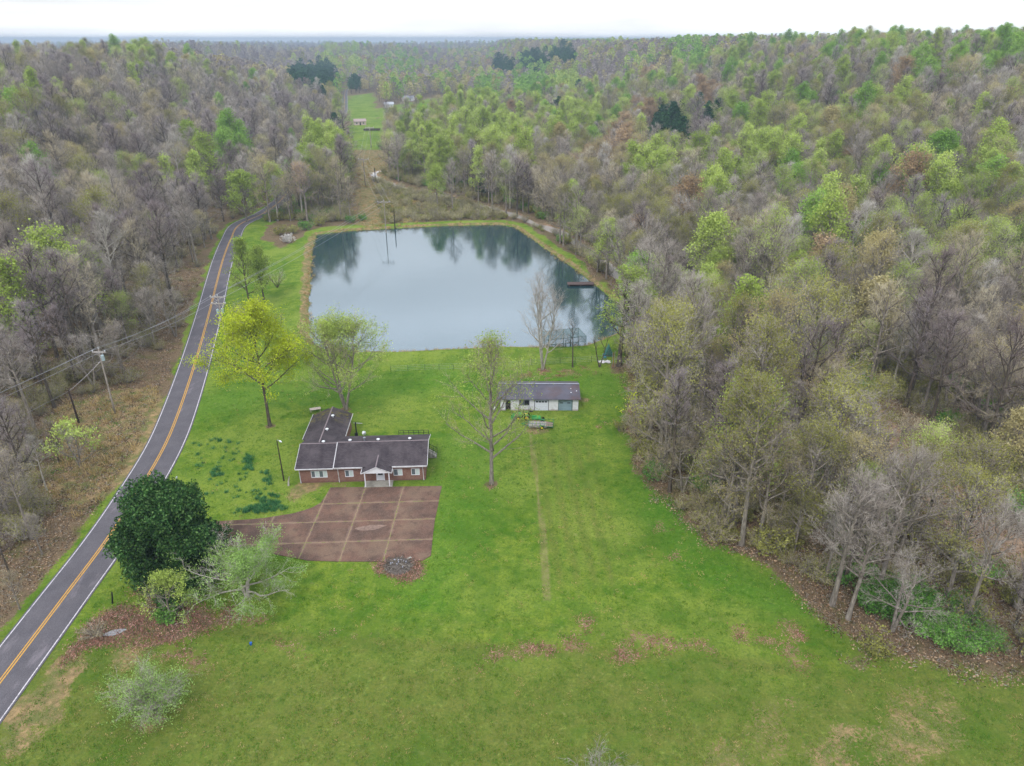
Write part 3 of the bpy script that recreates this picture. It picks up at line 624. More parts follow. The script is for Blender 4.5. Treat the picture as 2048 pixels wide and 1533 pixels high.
MB().box(-.95, .95, -.45, .45, .5, .56).build('tabletop', tb, o)
for sx in (-.8, .8):
    for sy in (-.35, .35): MB().box(sx - .04, sx + .04, sy - .04, sy + .04, 0, .5).build('leg', tb, o)
o = empty('yard_light', (*up(568, 962), 0), 0, 'slim dark yard light pole with curved arm at the left end of the brick house', 'lamp')
MB().tube([(0, 0, 0), (-.05, 0, 3.5), (-.12, .05, 7.0)], [.11, .09, .07], 8).build('pole', simple('creosote_wood', '3a2d27', .9), o)
MB().tube([(-.12, .05, 6.9), (.05, -.1, 7.15), (.4, -.3, 7.1)], .035, 6).build('arm', galv, o); MB().tube([(.35, -.28, 7.15), (.5, -.36, 7.08), (.75, -.5, 7.0)], [.06, .14, .09], 10).build('lamp_head', vw, o, True)
o = empty('tree_stump', (*up(577, 972), 0), .3, 'pale leaning dead stub beside the yard light', 'stump'); MB().tube([(0, 0, 0), (.1, .15, .7), (.3, .1, 1.5)], [.16, .12, .06], 7).build('stub', M['bark_pale'], o)
o = empty('mailbox', (*up(356, 968), 0), .2, 'small grey mailbox on a post beside the road behind the dark magnolia', 'mailbox')
MB().box(-.05, .05, -.05, .05, 0, 1.0).build('post', simple('post_wood', '6e6258'), o); MB().prism([(-.1, 1.0), (.1, 1.0), (.1, 1.14), (.06, 1.2), (-.06, 1.2), (-.1, 1.14)], -.25, .25).build('box', galv, o)
o = MB().tube([(0, 0, 0), (.12, .05, .7), (.25, .1, 1.6)], [.1, .09, .08], 8).build('marker_post', blackm); o.location = (*up(225, 1207), 0); tag(o, 'black leaning post on the verge below the dark magnolia', 'post')
o = MB().tube([(0, 0, 0), (0, 0, .3)], [.12, .16], 10).build('bucket', simple('blue_plastic', '2a5fae')); o.location = (*up(502, 1290), 0); tag(o, 'tiny blue bucket lying out on the front lawn', 'bucket')
o = MB().tube([(0, 0, 0), (0, 0, .4)], [.2, .25], 12).build('bucket', vw); o.location = (*up(989, 819), 0); tag(o, 'white bucket by the open doorway of the white shed', 'bucket')
# puddle and dead brush at the culvert
x_, y_ = up(230, 1266); o = MB().add([(x_ + 1.1 * math.cos(t) * (1 + .2 * math.sin(2 * t)), y_ + .5 * math.sin(t) + .25 * math.cos(t), .075) for t in np.linspace(0, 6.28, 20, endpoint=False)], [tuple(range(20))]).build('puddle', water('puddle_water', rgb('6a625c'), .05, 2.2, .1)); tag(o, kind='structure', label='puddle')
# burn pile
x_, y_ = up(797, 1132); o = empty('debris_pile', (x_, y_, 0), 0, 'heap of burnt brush, sticks and ash at the corner of the parking slabs', 'pile')
scrapm = simple('pale_scraps', '9a9aa2', .7, .3); b = MB(); b2 = MB(); rr = random.Random(3)
b.tube([(0, 0, -.1), (0, 0, .1), (0, 0, .32), (0, 0, .42)], [1.9, 1.5, .9, .2], 18)
for i in range(190):
    a_ = rr.uniform(0, 6.28); q = 1.75 * math.sqrt(rr.random()); z0 = max(.03, .5 - q * .25); L = rr.uniform(.2, 1.0); th = rr.uniform(0, 6.28)
    b2.bar((q * math.cos(a_), q * math.sin(a_) * .8, z0), (q * math.cos(a_) + L * math.cos(th), q * math.sin(a_) * .8 + L * math.sin(th), z0 + rr.uniform(-.05, .3)), .05, .04, rr.choice((0, 0, 1)))
for i in range(12):
    a_ = rr.uniform(0, 6.28); q = 1.2 * math.sqrt(rr.random()); s = rr.uniform(.06, .16); xx, yy = q * math.cos(a_), q * math.sin(a_) * .8; MB().box(xx, xx + s, yy, yy + s * 1.3, .3, .5 + s * .3).build('scrap', scrapm, o)
b.build('ash', simple('ash', '5d554f', .95, .4, 6), o); b2.build('sticks', [M['bark_dark'], M['bark']], o)
MB().bar((0, 0, 0), (1.4, 1.6, .05), .35, .1).build('plank', conc, o)

# ------------------------------------------------------------------ white shed
sw0 = up(1001, 821); sw1 = up(1156, 822); SA = math.atan2(sw1[1] - sw0[1], sw1[0] - sw0[0]) + .0
SH = empty('white_shed', (sw0[0], sw0[1], 0), SA, 'long white block shed with dark metal roof and two garage doors', 'shed'); SL = math.hypot(sw1[0] - sw0[0], sw1[1] - sw0[1]); SD = 6.6; SE = 2.55; SR = 3.75
a = N('shed_wall'); co = a.tc(); sp = a.add('SeparateXYZ'); a.l.new(co, sp.inputs[0])
c = a.mix(a.rng(a.noise(2, 5, co), .45, .7, 0, .4), rgb('d2d1d6'), rgb('a8a4a4')); c = a.mix(a.rng(a.math('ADD', sp.outputs[2], a.math('MULTIPLY', a.noise(1.5, 5, co), .7)), .3, .7, .8, 0), c, rgb('8c6a60')); a.base(c); a.rough(.8, .2); shw = a.m
op = [(.95, 2.0, 0, 2.05), (3.6, 5.65, 1.0, 2.1), (6.55, 9.4, 0, 2.1), (11.2, 14.0, 0, 2.2)]
op = [(a0 * SL / 15.1, a1 * SL / 15.1, b0, b1) for a0, a1, b0, b1 in op]
w = MB(); x = 0
for a0, a1, b0, b1 in op:
    w.box(x, a0, 0, .2, -.2, SE); w.box(a0, a1, 0, .2, b1, SE); x = a1
    if b0 > .05: w.box(a0, a1, 0, .2, -.2, b0)
w.box(x, SL, 0, .2, -.2, SE).box(0, SL, SD - .2, SD, -.2, SE).box(0, .2, .2, SD - .2, -.2, SE).box(SL - .2, SL, .2, SD - .2, -.2, SE)
for g0 in (0, SL - .2): w.prism([(0, SE), (SD, SE), (SD / 2, SR - .12)], g0, g0 + .2, axis='x')
w.build('wall', shw, SH); MB().box(.2, SL - .2, 1.5, SD - .2, -.1, .05).build('floor_slab', darkm, SH)
a = N('shed_roof'); co = a.tc(); wv = a.add('TexWave', Scale=1.6); wv.bands_direction = 'X'; a.l.new(co, wv.inputs['Vector'])
c = a.mix(a.rng(a.noise(.4, 5, co), .35, .65), rgb('46444f'), rgb('5e5c68')); sp = a.add('SeparateXYZ'); a.l.new(co, sp.inputs[0])
c = a.mix(a.math('MULTIPLY', a.rng(a.noise(.5, 5, co, .65), .45, .65), a.rng(sp.outputs[0], 4, 12, .1, .8)), c, rgb('5c4440')); c = a.mix(a.rng(wv.outputs[0], .3, .8, 0, .35), c, rgb('2e2c34'))
a.base(c); a.rough(.5, .35); a.bump(wv.outputs[0], .6, .04); shr = a.m
r = MB(); slab(r, (-.55, -.5, SE - .08), (SL + .35, -.5, SE - .08), (SL + .3, SD / 2, SR), (-.55, SD / 2, SR), .08); slab(r, (-.55, SD / 2, SR), (SL + .3, SD / 2, SR), (SL + .3, SD + .5, SE - .08), (-.55, SD + .5, SE - .08), .08)
rf = r.build('roof', shr, SH); MB().bar((-.55, SD / 2, SR + .03), (SL + .3, SD / 2, SR + .03), .3, .06).build('ridge_cap', simple('ridge_metal', '8f919b', .4), rf)
for xx, yy in ((12.6, 2.2), (13.6, 1.6), (12.6, 1.2)): MB().tube([(xx, yy, SE + (yy + .5) * .3 - .1), (xx, yy, SE + (yy + .5) * .3 + .03)], .1, 8).build('roof_patch', vw, rf)
fm = simple('grey_frame', '6f7176', .6); b = MB(); a0, a1, b0, b1 = op[0]; b.box(a0, a0 + .1, -.02, .15, 0, b1).box(a1 - .1, a1, -.02, .15, 0, b1).build('doorway', fm, SH)
MB().box(a0 + .1, a1 - .1, .5, .55, 0, b1 + .2).build('doorway_shade_panel', darkm, SH)  # near-black panel set behind the doorway as painted interior shade
a0, a1, b0, b1 = op[1]; b = MB(); b.box(a0, a1, -.03, .12, b0, b0 + .1).box(a0, a1, -.03, .12, b1 - .1, b1)
for xx in (a0, (a0 + a1) / 2 - .05, a1 - .1): b.box(xx, xx + .1, -.028, .12, b0 + .1, b1 - .1)
wn_ = b.build('window', fm, SH); MB().box(a0 + .1, (a0 + a1) / 2 - .05, .04, .07, b0 + .1, b1 - .1).build('pane', glass_d, wn_); MB().box((a0 + a1) / 2 + .05, a1 - .1, .04, .07, b0 + .1, b1 - .1).build('pane', darkm, wn_)
a0, a1, b0, b1 = op[2]; b = MB(); b.box(a0, a0 + .12, -.03, .15, 0, b1).box(a1 - .12, a1, -.03, .15, 0, b1).box(a0 + .12, a1 - .12, -.03, .15, b1 - .1, b1); b.build('door_frame', fm, SH)
b = MB(); 
for k in range(4): b.box(a0 + .12, a1 - .12, .05, .1, k * .5 + .0, k * .5 + .485)
gd = b.build('garage_door', simple('door_white', 'd0d2dc', .5, .06), SH); gd['label'] = 'white garage door with four small panes'; p = MB()
for k in range(4): xx = a0 + .25 + k * (a1 - a0 - .5) / 4 + .05; p = MB().box(xx, xx + (a1 - a0 - .5) / 4 - .14, .03, .049, 1.6, 1.88).build('pane', darkm, gd)
a0, a1, b0, b1 = op[3]; b = MB(); b.box(a0, a0 + .1, -.03, .15, 0, b1).box(a1 - .16, a1, -.03, .15, 0, b1).box(a0 + .1, a1 - .16, -.03, .15, b1 - .12, b1); b.build('door_frame', simple('green_grey_frame', '5a6f6c', .6), SH)
b = MB(); 
for k in range(3): b.box(a0 + .1, a1 - .16, .05, .1, k * .69, k * .69 + .675)
gd = b.build('garage_door', simple('door_blue_grey', '7f939e', .55, .15, 1, dirt='5a665c', dsc=.6), SH); gd['label'] = 'blue-grey garage door with two slit panes'
for xx in (a0 + .35, a1 - .95): MB().box(xx, xx + .55, .03, .049, 1.45, 1.62).build('pane', darkm, gd)
o = MB().tube([(0, 0, 0), (-.2, .05, 1.0), (-.5, .1, 1.0), (-.15, .0, .05)], .025, 5).tube([(.1, -.1, 0), (-.1, 0, .9)], .025, 5).tube([(-.3, -.2, .12), (.4, -.2, .12)], .1, 8).build('push_mower', blackm); o.location = (sw0[0] + 5.4, sw0[1] - .5, 0)
tag(o, 'black push mower parked against the white shed wall', 'mower')

# ------------------------------------------------------------------ tractor
TG = simple('tractor_green', '1f8a3a', .35, .08, spec=.5); TY = simple('tractor_yellow', 'd6bc28', .4, .08); TB = simple('tyre_black', '1f1f20', .85, .1)
TX, TYY = up(1045, 838); T = empty('green_tractor', (TX, TYY, 0), math.radians(178), 'small green compact tractor with yellow seat, front bucket and mower behind', 'tractor')
def wheel(name, x, y, r, wd):
    t = MB(); n = 20
    prof = [(-wd / 2, r * .62), (-wd / 2, r * .9), (-wd / 2 * .7, r), (wd / 2 * .7, r), (wd / 2, r * .9), (wd / 2, r * .62)]
    vs = [(x + q[1] * math.cos(2 * math.pi * k / n), y + q[0], r + q[1] * math.sin(2 * math.pi * k / n)) for k in range(n) for q in prof]; m_ = len(prof)
    fs = [(k * m_ + j, k * m_ + (j + 1) % m_, ((k + 1) % n) * m_ + (j + 1) % m_, ((k + 1) % n) * m_ + j) for k in range(n) for j in range(m_)]
    wo = t.add(vs, fs).build(name, TB, T); MB().tube([(x, y - wd * .38, r), (x, y + wd * .38, r)], r * .6, 16).build('rim', TY, wo)
for sy in (-.55, .55): wheel('rear_wheel', -.75, sy, .5, .3); wheel('front_wheel', .72, sy, .34, .22)
MB().prism([(.05, .75), (.1, 1.15), (.6, 1.18), (1.0, 1.02), (1.1, .7), (1.05, .55), (.1, .5)], -.28, .28).build('hood', TG, T, bevel=.03)
MB().box(-.95, 1.0, -.2, .2, .38, .56).build('chassis', blackm, T); MB().box(-.25, .1, -.42, .42, .42, .5).build('floor_plate', blackm, T)
for sy in (-.68, .42): MB().prism([(-1.2, .82), (-1.15, 1.02), (-.85, 1.12), (-.5, 1.08), (-.3, .85), (-.3, .78), (-.55, 1.0), (-.85, 1.04), (-1.1, .95)], sy, sy + .26).build('fender', TG, T)
MB().box(-.85, -.42, -.22, .22, .95, 1.05).prism([(-.92, 1.0), (-.84, 1.0), (-.95, 1.42), (-1.02, 1.4)], -.2, .2).build('seat', TY, T, bevel=.02)
MB().tube([(0, 0, .9), (-.15, 0, 1.22)], .025, 6).tube([(-.15 + .16 * math.cos(t) * .3, .17 * math.sin(t), 1.22 + .16 * math.cos(t)) for t in np.linspace(0, 6.28, 14)], .018, 5).build('steering_wheel', blackm, T)
MB().bar((-1.0, -.45, .8), (-1.0, -.45, 1.7), .06, .06).bar((-1.0, .45, .8), (-1.0, .45, 1.7), .06, .06).bar((-1.0, -.45, 1.7), (-1.0, .45, 1.7), .06, .06).build('roll_bar', blackm, T)
for sy in (-.42, .42): MB().bar((.1, sy, .95), (1.0, sy, 1.0), .07, .1).bar((1.0, sy, 1.0), (1.6, sy, .45), .07, .1).build('loader_arm', TG, T)
MB().prism([(1.5, .05), (2.05, .05), (2.05, .09), (1.56, .12), (1.52, .55), (1.75, .72), (1.72, .75), (1.46, .58)], -.68, .68).box(1.5, 2.0, -.7, -.66, .05, .5).box(1.5, 2.0, .66, .7, .05, .5).build('bucket', TG, T)
mo = MB().prism([(-1.9, -.65), (-1.7, -.7), (-3.1, -.6), (-3.2, 0), (-3.1, .6), (-1.7, .7)][1:], .22, .38, axis='z').bar((-1.1, -.3, .45), (-2.4, 0, .5), .07, .08).bar((-1.1, .3, .45), (-2.4, 0, .5), .07, .08).bar((-1.6, 0, .9), (-1.2, 0, .55), .06, .06).build('mower_deck', TG, T)
MB().tube([(-3.65, -.06, .2), (-3.65, .06, .2)], .2, 12).bar((-3.1, 0, .35), (-3.65, 0, .38), .06, .05).build('tail_wheel', TB, T)

# ------------------------------------------------------------------ utility trailer
X_, Y_ = up(1081, 858); L_ = empty('utility_trailer', (X_, Y_ + .8, 0), math.radians(-4), 'flat utility trailer with green rails and weathered plank deck', 'trailer')
GM = simple('rail_green', '2f7a4c', .5, .15); PM = simple('weathered_plank', '9a8f90', .85, .3, 4)
dk = MB()
for k in range(8): dk.box(-2.0, 1.0, -.82 + k * .205, -.82 + k * .205 + .19, .52, .56)
dk.build('deck', PM, L_); MB().prism([(1.02, .56), (2.2, .36), (2.2, .3), (1.02, .5)], -.82, .82).build('ramp', simple('rusty_wire', '8a7468', .8), L_)
fr = MB()
for sy in (-.86, .86):
    fr.bar((-2.05, sy, .5), (2.2, sy, .45), .06, .1).bar((-2.05, sy, 1.05), (2.2, sy, 1.0), .05, .05)
    for k in range(7): fr.bar((-2.05 + k * .7, sy, .5), (-2.05 + k * .7, sy, 1.05), .05, .05)
fr.bar((-2.05, -.86, .5), (-2.05, .86, .5), .06, .1).bar((-2.05, -.86, 1.05), (-2.05, .86, 1.05), .05, .05).bar((2.2, -.86, .3), (2.2, -.86, 1.3), .06, .06).bar((2.2, .86, .3), (2.2, .86, 1.3), .06, .06).bar((2.2, -.86, 1.3), (2.2, .86, 1.3), .05, .05).build('rail', GM, L_)
sk = MB()
for k in range(6): sk.box(-2.0 + k * .52, -2.0 + k * .52 + .46, -.915, -.895, .28, .56)
sk.build('side_boards', PM, L_); MB().bar((-2.05, -.7, .48), (-3.1, 0, .45), .07, .08).bar((-2.05, .7, .48), (-3.1, 0, .45), .07, .08).bar((-3.0, 0, .45), (-3.4, 0, .45), .08, .08).tube([(-3.1, .1, 0), (-3.1, .1, .7)], .03, 6).build('hitch', GM, L_)
_T = T; T = L_
for sy in (-1.05, 1.05):
    wheel('wheel', .3, sy, .33, .2)
    MB().prism([(-.15, .6), (-.05, .78), (.65, .78), (.75, .6), (.72, .58), (.63, .74), (-.03, .74), (-.12, .58)], sy - .14, sy + .14).build('fender', GM, L_)
T = _T

# ------------------------------------------------------------------ pen, fence, ladder and bits by the pond
netm = N('green_net'); netm.base(rgb('36584f')); netm.rough(.8); 
lw = netm; tcn = lw.tc(); sp = lw.add('SeparateXYZ'); lw.l.new(tcn, sp.inputs[0])
hx = lw.math('ADD', sp.outputs[0], sp.outputs[1]); fxn = lw.math('ABSOLUTE', lw.math('SUBTRACT', lw.math('FRACT', lw.math('MULTIPLY', hx, 7.0)), .5)); fzn = lw.math('ABSOLUTE', lw.math('SUBTRACT', lw.math('FRACT', lw.math('MULTIPLY', lw.math('ADD', sp.outputs[2], sp.outputs[1]), 7.0)), .5))
lw.put(lw.b, 'Alpha', lw.math('MAXIMUM', lw.math('GREATER_THAN', fxn, .43), lw.math('GREATER_THAN', fzn, .43)))
K = empty('wire_pen', (*up(1096, 700), 0), math.atan2(2.3, 8.6), 'tall dark green wire mesh pen at the near corner of the pond', 'pen')
kl, kd, kh = 8.6, 5.0, 2.3; pm = simple('pen_post', '2c4a42', .6)
b = MB(); 
for i in range(6):
    for yy in (0, kd): b.bar((i * kl / 5, yy, -.6), (i * kl / 5, yy, kh), .07, .07)
for yy in (0, kd):
    for zz in (.05, 1.1, kh): b.bar((0, yy, zz), (kl, yy, zz), .05, .05)
for i in range(6): b.bar((i * kl / 5, 0, kh), (i * kl / 5, kd, kh), .05, .05)
for xx in (0, kl): b.bar((xx, 0, 1.1), (xx, kd, 1.1), .05, .05)
b.build('frame', pm, K)
b = MB(); e = .03
b.add([(0, -e, 0), (kl, -e, 0), (kl, -e, kh), (0, -e, kh)], [(0, 1, 2, 3)]).add([(0, kd + e, 0), (kl, kd + e, 0), (kl, kd + e, kh), (0, kd + e, kh)], [(0, 1, 2, 3)]).add([(-e, 0, 0), (-e, kd, 0), (-e, kd, kh), (-e, 0, kh)], [(0, 1, 2, 3)]).add([(kl + e, 0, 0), (kl + e, kd, 0), (kl + e, kd, kh), (kl + e, 0, kh)], [(0, 1, 2, 3)]).add([(0, 0, kh + e), (kl, 0, kh + e), (kl, kd, kh + e), (0, kd, kh + e)], [(0, 1, 2, 3)])
b.build('mesh', netm.m, K)
MB().box(3.9, 4.0, -.08, -.04, 0, 1.9).box(4.9, 5.0, -.08, -.04, 0, 1.9).box(4.0, 4.9, -.08, -.04, 1.8, 1.9).build('gate', pm, K)
F0 = [up(*p) for p in ((782, 745), (850, 741), (935, 739), (1010, 737), (1090, 729), (1150, 727), (1215, 722))]
F = empty('wire_fence', (0, 0, 0), 0, 'thin wire fence with slender posts crossing the lawn in front of the pond', 'fence')
rail = MB()
for i in range(len(F0) - 1):
    (x0, y0), (x1, y1) = F0[i], F0[i + 1]; n = max(1, round(math.hypot(x1 - x0, y1 - y0) / 3.2))
    for k in range(n):
        q = k / n; xx, yy = x0 + (x1 - x0) * q, y0 + (y1 - y0) * q; MB().tube([(xx, yy, -.1), (xx, yy, 1.35)], .035, 6).build('post', pm, F)
    for zz in (.25, .6, .95, 1.3): rail.tube([(x0, y0, zz), (x1, y1, zz)], .012, 4)
rail.build('wire', galv, F)
X_, Y_ = up(1226, 736); o = empty('ladder', (X_, Y_, 0), .1, 'orange and silver ladder standing upright below the bank tree', 'ladder')
MB().bar((-.22, 0, 0), (-.22, .15, 3.4), .07, .05).bar((.22, 0, 0), (.22, .15, 3.4), .07, .05).build('stile', galv, o); om = simple('orange_rungs', 'b5553c')
for k in range(11): MB().bar((-.2, .015 * k, .25 + k * .29), (.2, .015 * k, .25 + k * .29), .04, .04).build('rung', om, o)
X_, Y_ = up(1209, 718); o = empty('plastic_chair', (X_, Y_, .0), .3, 'turquoise plastic chair beside the white tarp near the pond', 'chair'); cm = simple('turquoise', '2f8aa0', .5)
MB().box(-.3, .3, -.28, .28, .4, .46).build('seat', cm, o); MB().prism([(.24, .45), (.3, .45), (.42, 1.05), (.36, 1.05)], -.3, .3, axis='x').build('backrest', cm, o)
for sx in (-.26, .22):
    for sy in (-.25, .2): MB().box(sx, sx + .05, sy, sy + .05, 0, .4).build('leg', cm, o)
b = MB(); nxx, nyy = 11, 6; rr = random.Random(5); vs = [(i * .26 + .2 * rr.random(), j * .2 + .22 * math.sin(i * 1.3 + j), .02 + .32 * rr.random() * (0 < j < nyy - 1)) for j in range(nyy) for i in range(nxx)]
o = b.add(vs, [(j * nxx + i, j * nxx + i + 1, (j + 1) * nxx + i + 1, (j + 1) * nxx + i) for j in range(nyy - 1) for i in range(nxx - 1)]).build('tarp', simple('white_tarp', 'd6d0d2', .5, .1), None, True); o.location = (*up(1195, 727), .08)
tag(o, 'crumpled white tarp on the grass at the foot of the ladder', 'tarp')
b = MB(); b.add([(-1.0, 0, 0), (1.0, 0, 0), (1.0, 1.6, 0), (-1.0, 1.6, 0), (0, 0, 2.4), (0, 1.6, 2.4)], [(0, 4, 5, 3), (1, 2, 5, 4), (0, 1, 4), (2, 3, 5)]); o = b.build('tent', simple('blue_green_canvas', '33645c', .8)); o.location = (*up(1218, 714), .0)
tag(o, 'small dark teal tent behind the ladder under the bank tree', 'tent')
# dock
X_, Y_ = up(1136, 570, -.0); dkx = 7.2; D = empty('dock', (X_, Y_, 0), math.radians(1), 'weathered brown wooden dock reaching into the pond', 'dock'); wm = simple('dock_wood', '5a4a46', .85, .2, 3); b = MB()
for k in range(int(dkx / .2)): b.box(k * .2, k * .2 + .18, 0, 2.3, .02, .08)
b.build('deck_boards', wm, D); MB().box(0, dkx, .05, .2, -.15, .02).box(0, dkx, 2.1, 2.25, -.15, .02).box(-.06, 0, -.02, 2.32, -.15, .08).build('beam', wm, D)
for xx in (.3, 3.5, 6.8):
    for yy in (.1, 2.15): MB().tube([(xx, yy, -1.6), (xx, yy, .02)], .1, 8).build('pile', M['bark_dark'], D)

# ------------------------------------------------------------------ trees: skeleton, twigs and leaves as mesh
class Tree:
    def __init__(s, seed):
        s.r = random.Random(seed); s.V = []; s.F4 = []; s.cV = []; s.c3 = []; s.c3v = []; s.lV = []; s.l4v = []; s.tips = []
    def tube(s, pts, rad, n):
        o = len(s.V); prev = None
        for i, p in enumerate(pts):
            d = pts[min(i + 1, len(pts) - 1)] - pts[max(i - 1, 0)]; d.normalize()
            u = (prev - d * prev.dot(d)) if prev is not None else d.orthogonal()
            u = u.normalized() if u.length > 1e-6 else d.orthogonal().normalized(); prev = u; w = d.cross(u)
            for k in range(n):
                a = 2 * math.pi * k / n; s.V.append(p + (u * math.cos(a) + w * math.sin(a)) * rad[i])
        for i in range(len(pts) - 1):
            for k in range(n): s.F4.append((o + i * n + k, o + i * n + (k + 1) % n, o + (i + 1) * n + (k + 1) % n, o + (i + 1) * n + k))
    def twig(s, p, q, w, v):
        """a tapering three-cornered twig"""
        d = (q - p).normalized(); u = d.orthogonal().normalized(); a = s.r.uniform(0, 6.28); u = (Matrix.Rotation(a, 3, d) @ u) * w; t = d.cross(u)
        o = len(s.cV); s.cV += [p + u, p - u * .5 + t * .87, p - u * .5 - t * .87, q]
        s.c3 += [(o, o + 1, o + 3), (o + 1, o + 2, o + 3), (o + 2, o, o + 3)]; s.c3v += [v] * 3
    def leaf(s, p, sz, v):
        r = s.r; a = Vector((r.gauss(0, 1), r.gauss(0, 1), r.gauss(0, .7) + .25)).normalized(); b = a.orthogonal().normalized()
        b = Matrix.Rotation(r.uniform(0, 6.28), 3, a) @ b; c = a.cross(b) * (.62 * sz); b = b * sz; k = a * (sz * .25)
        s.lV += [p - b, p + c + k, p + b, p - c + k]; s.l4v.append(v)
def rot_dir(d, ang, az):
    u = d.orthogonal().normalized(); u = Matrix.Rotation(az, 3, d) @ u
    return (d * math.cos(ang) + u * math.sin(ang)).normalized()
def broadleaf(seed, H=18, cb=.4, Rr=4.5, nl=15, nsub=7, ntw=5, ntt=4, r0=.24, leaf=0, lsz=.22, tw=.028, up_=.55, stems=1, droop=0.0, topw=.5, jit=.5, fine=1.0, lclump=1.0):
    T = Tree(seed); r = T.r
    for st in range(stems):
        az0 = 6.28 * st / stems + r.uniform(-.4, .4); lean = 0 if stems == 1 else .28
        dirv = Vector((math.cos(az0) * lean, math.sin(az0) * lean, 1)); n = 9; tp = []; wob = Vector((0, 0, 0)); hh = H * (.9 if stems == 1 else r.uniform(.72, .9))
        for i in range(n + 1):
            t = i / n; wob += Vector((r.gauss(0, 1), r.gauss(0, 1), 0)) * H * .007
            tp.append(Vector((dirv.x * t * hh * (1 - .35 * t), dirv.y * t * hh * (1 - .35 * t), t * hh)) + wob * t)
        tr = [r0 * (1.25 if i == 0 else 1) * (1 - i / n) ** .85 + .03 for i in range(n + 1)]
        T.tube(tp, tr, 7)
        for li in range(nl // (1 if stems == 1 else 2)):
            N_ = nl // (1 if stems == 1 else 2); u = (li + r.uniform(0, .6)) / N_; t = cb + (.97 - cb) * u
            k = min(int(t * n), n - 1); p0 = tp[k].lerp(tp[k + 1], t * n - k); rb = tr[k] * .55
            env = math.sin(math.pi * min(1, (.22 + .78 * u) ** .85)) ** .6 * (1 - topw * u * .5) + .12
            L = Rr * env * r.uniform(.75, 1.15); az = li * 2.4 + r.uniform(-.6, .6) + st; el = math.radians(12 + 55 * u * up_ * 1.6 + r.uniform(-8, 12)); el = min(el, 1.35)
            d = Vector((math.cos(az) * math.cos(el), math.sin(az) * math.cos(el), math.sin(el))); lp = [p0]; dd = d.copy()
            for q in range(5):
                dd = (dd + Vector((r.gauss(0, .16), r.gauss(0, .16), r.gauss(.10 * up_ * 2, .08) - droop * .2 * q))).normalized(); lp.append(lp[-1] + dd * L / 5)
            T.tube(lp, [rb * (1 - q / 5) ** .8 + .02 for q in range(6)], 5)
            for si in range(nsub):
                s_ = .18 + .82 * (si + r.random()) / nsub; k2 = min(int(s_ * 5), 4); p1 = lp[k2].lerp(lp[k2 + 1], s_ * 5 - k2); ax = (lp[k2 + 1] - lp[k2]).normalized()
                d1 = rot_dir(ax, r.uniform(.5, 1.15), r.uniform(0, 6.28)); d1 = (d1 + Vector((0, 0, .35 * up_ - droop * .5))).normalized(); L1 = L * .42 * (1.15 - .55 * s_) * r.uniform(.6, 1.2) + .35
                m1 = p1 + d1 * L1 * .5; d2 = (d1 + Vector((r.gauss(0, .25), r.gauss(0, .25), r.gauss(.12, .15) - droop * .5))).normalized(); e1 = m1 + d2 * L1 * .5
                T.tube([p1, m1, e1], [tw * 1.4, tw, tw * .5], 3)
                for ti in range(ntw):
                    q = .15 + .85 * (ti + r.random()) / ntw; p2 = p1.lerp(m1, q * 2) if q < .5 else m1.lerp(e1, q * 2 - 1)
                    d3 = rot_dir(d2, r.uniform(.35, 1.1), r.uniform(0, 6.28)); d3 = (d3 + Vector((0, 0, .25 * up_ - droop))).normalized(); L2 = r.uniform(.5, 1.15) * fine; e2 = p2 + d3 * L2; v = r.random(); T.twig(p2, e2, tw * .62, v); T.tips.append(e2)
                    for tt in range(ntt):
                        p3 = p2.lerp(e2, r.uniform(.2, 1)); d4 = rot_dir(d3, r.uniform(.3, .9), r.uniform(0, 6.28)); d4.z -= droop; e3 = p3 + d4 * r.uniform(.3, .7) * fine; T.twig(p3, e3, tw * .4, min(1, v + .15)); T.tips.append(e3)
    if leaf:
        for p in T.tips:
            lc = fbm(p.x * .35 + seed, p.y * .35 + p.z * .31, 5, 2) if leaf else 0
            k = leaf * (1 if lclump == 0 else max(0.0, min(2.0, (float(lc) - .32) * 4.5 * lclump)))
            nn = int(k) + (r.random() < k - int(k)); v0 = r.random()
            for _ in range(nn): T.leaf(p + Vector((r.gauss(0, jit), r.gauss(0, jit), r.gauss(0, jit * .8))) * .6, lsz * r.uniform(.6, 1.25), min(1, max(0, v0 * .5 + r.random() * .5)))
    return T
def mound(seed, H, Rr, z0, nlobe, nleaf, lsz, lobe=.34, r0=.3, shape=None, stems=1):
    """dense evergreen crown made of leafy lobes around limbs"""
    T = Tree(seed); r = T.r; T.tube([Vector((0, 0, 0)), Vector((.1, .05, H * .4)), Vector((0, 0, H * .85))], [r0 * 1.2, r0 * .8, .06], 8)
    L = []
    for i in range(nlobe):
        z = r.random(); a = i * 2.4 + r.uniform(-.3, .3); rad = shape(z) * Rr * (r.uniform(.55, .92) if i % 4 else r.uniform(0, .5))
        c = Vector((math.cos(a) * rad, math.sin(a) * rad, z0 + (H - z0) * z * .93)); s_ = Rr * lobe * r.uniform(.65, 1.15); L.append((c, s_))
        T.tube([Vector((0, 0, max(.3, c.z * .7))), c.lerp(Vector((0, 0, c.z)), .5), c], [.09, .06, .03], 4)
    w = [q[1] ** 2 for q in L]; tot = sum(w)
    for (c, s_), wi in zip(L, w):
        for _ in range(int(nleaf * wi / tot)):
            d = Vector((r.gauss(0, 1), r.gauss(0, 1), r.gauss(0, 1))).normalized(); q = s_ * (1 - abs(r.gauss(0, .22))); q *= 1 + .25 * math.sin(d.x * 7 + c.x) * math.sin(d.y * 6 + c.y)
            T.leaf(c + Vector((d.x * q, d.y * q, d.z * q * .8)), lsz * r.uniform(.6, 1.2), r.random())
    return T
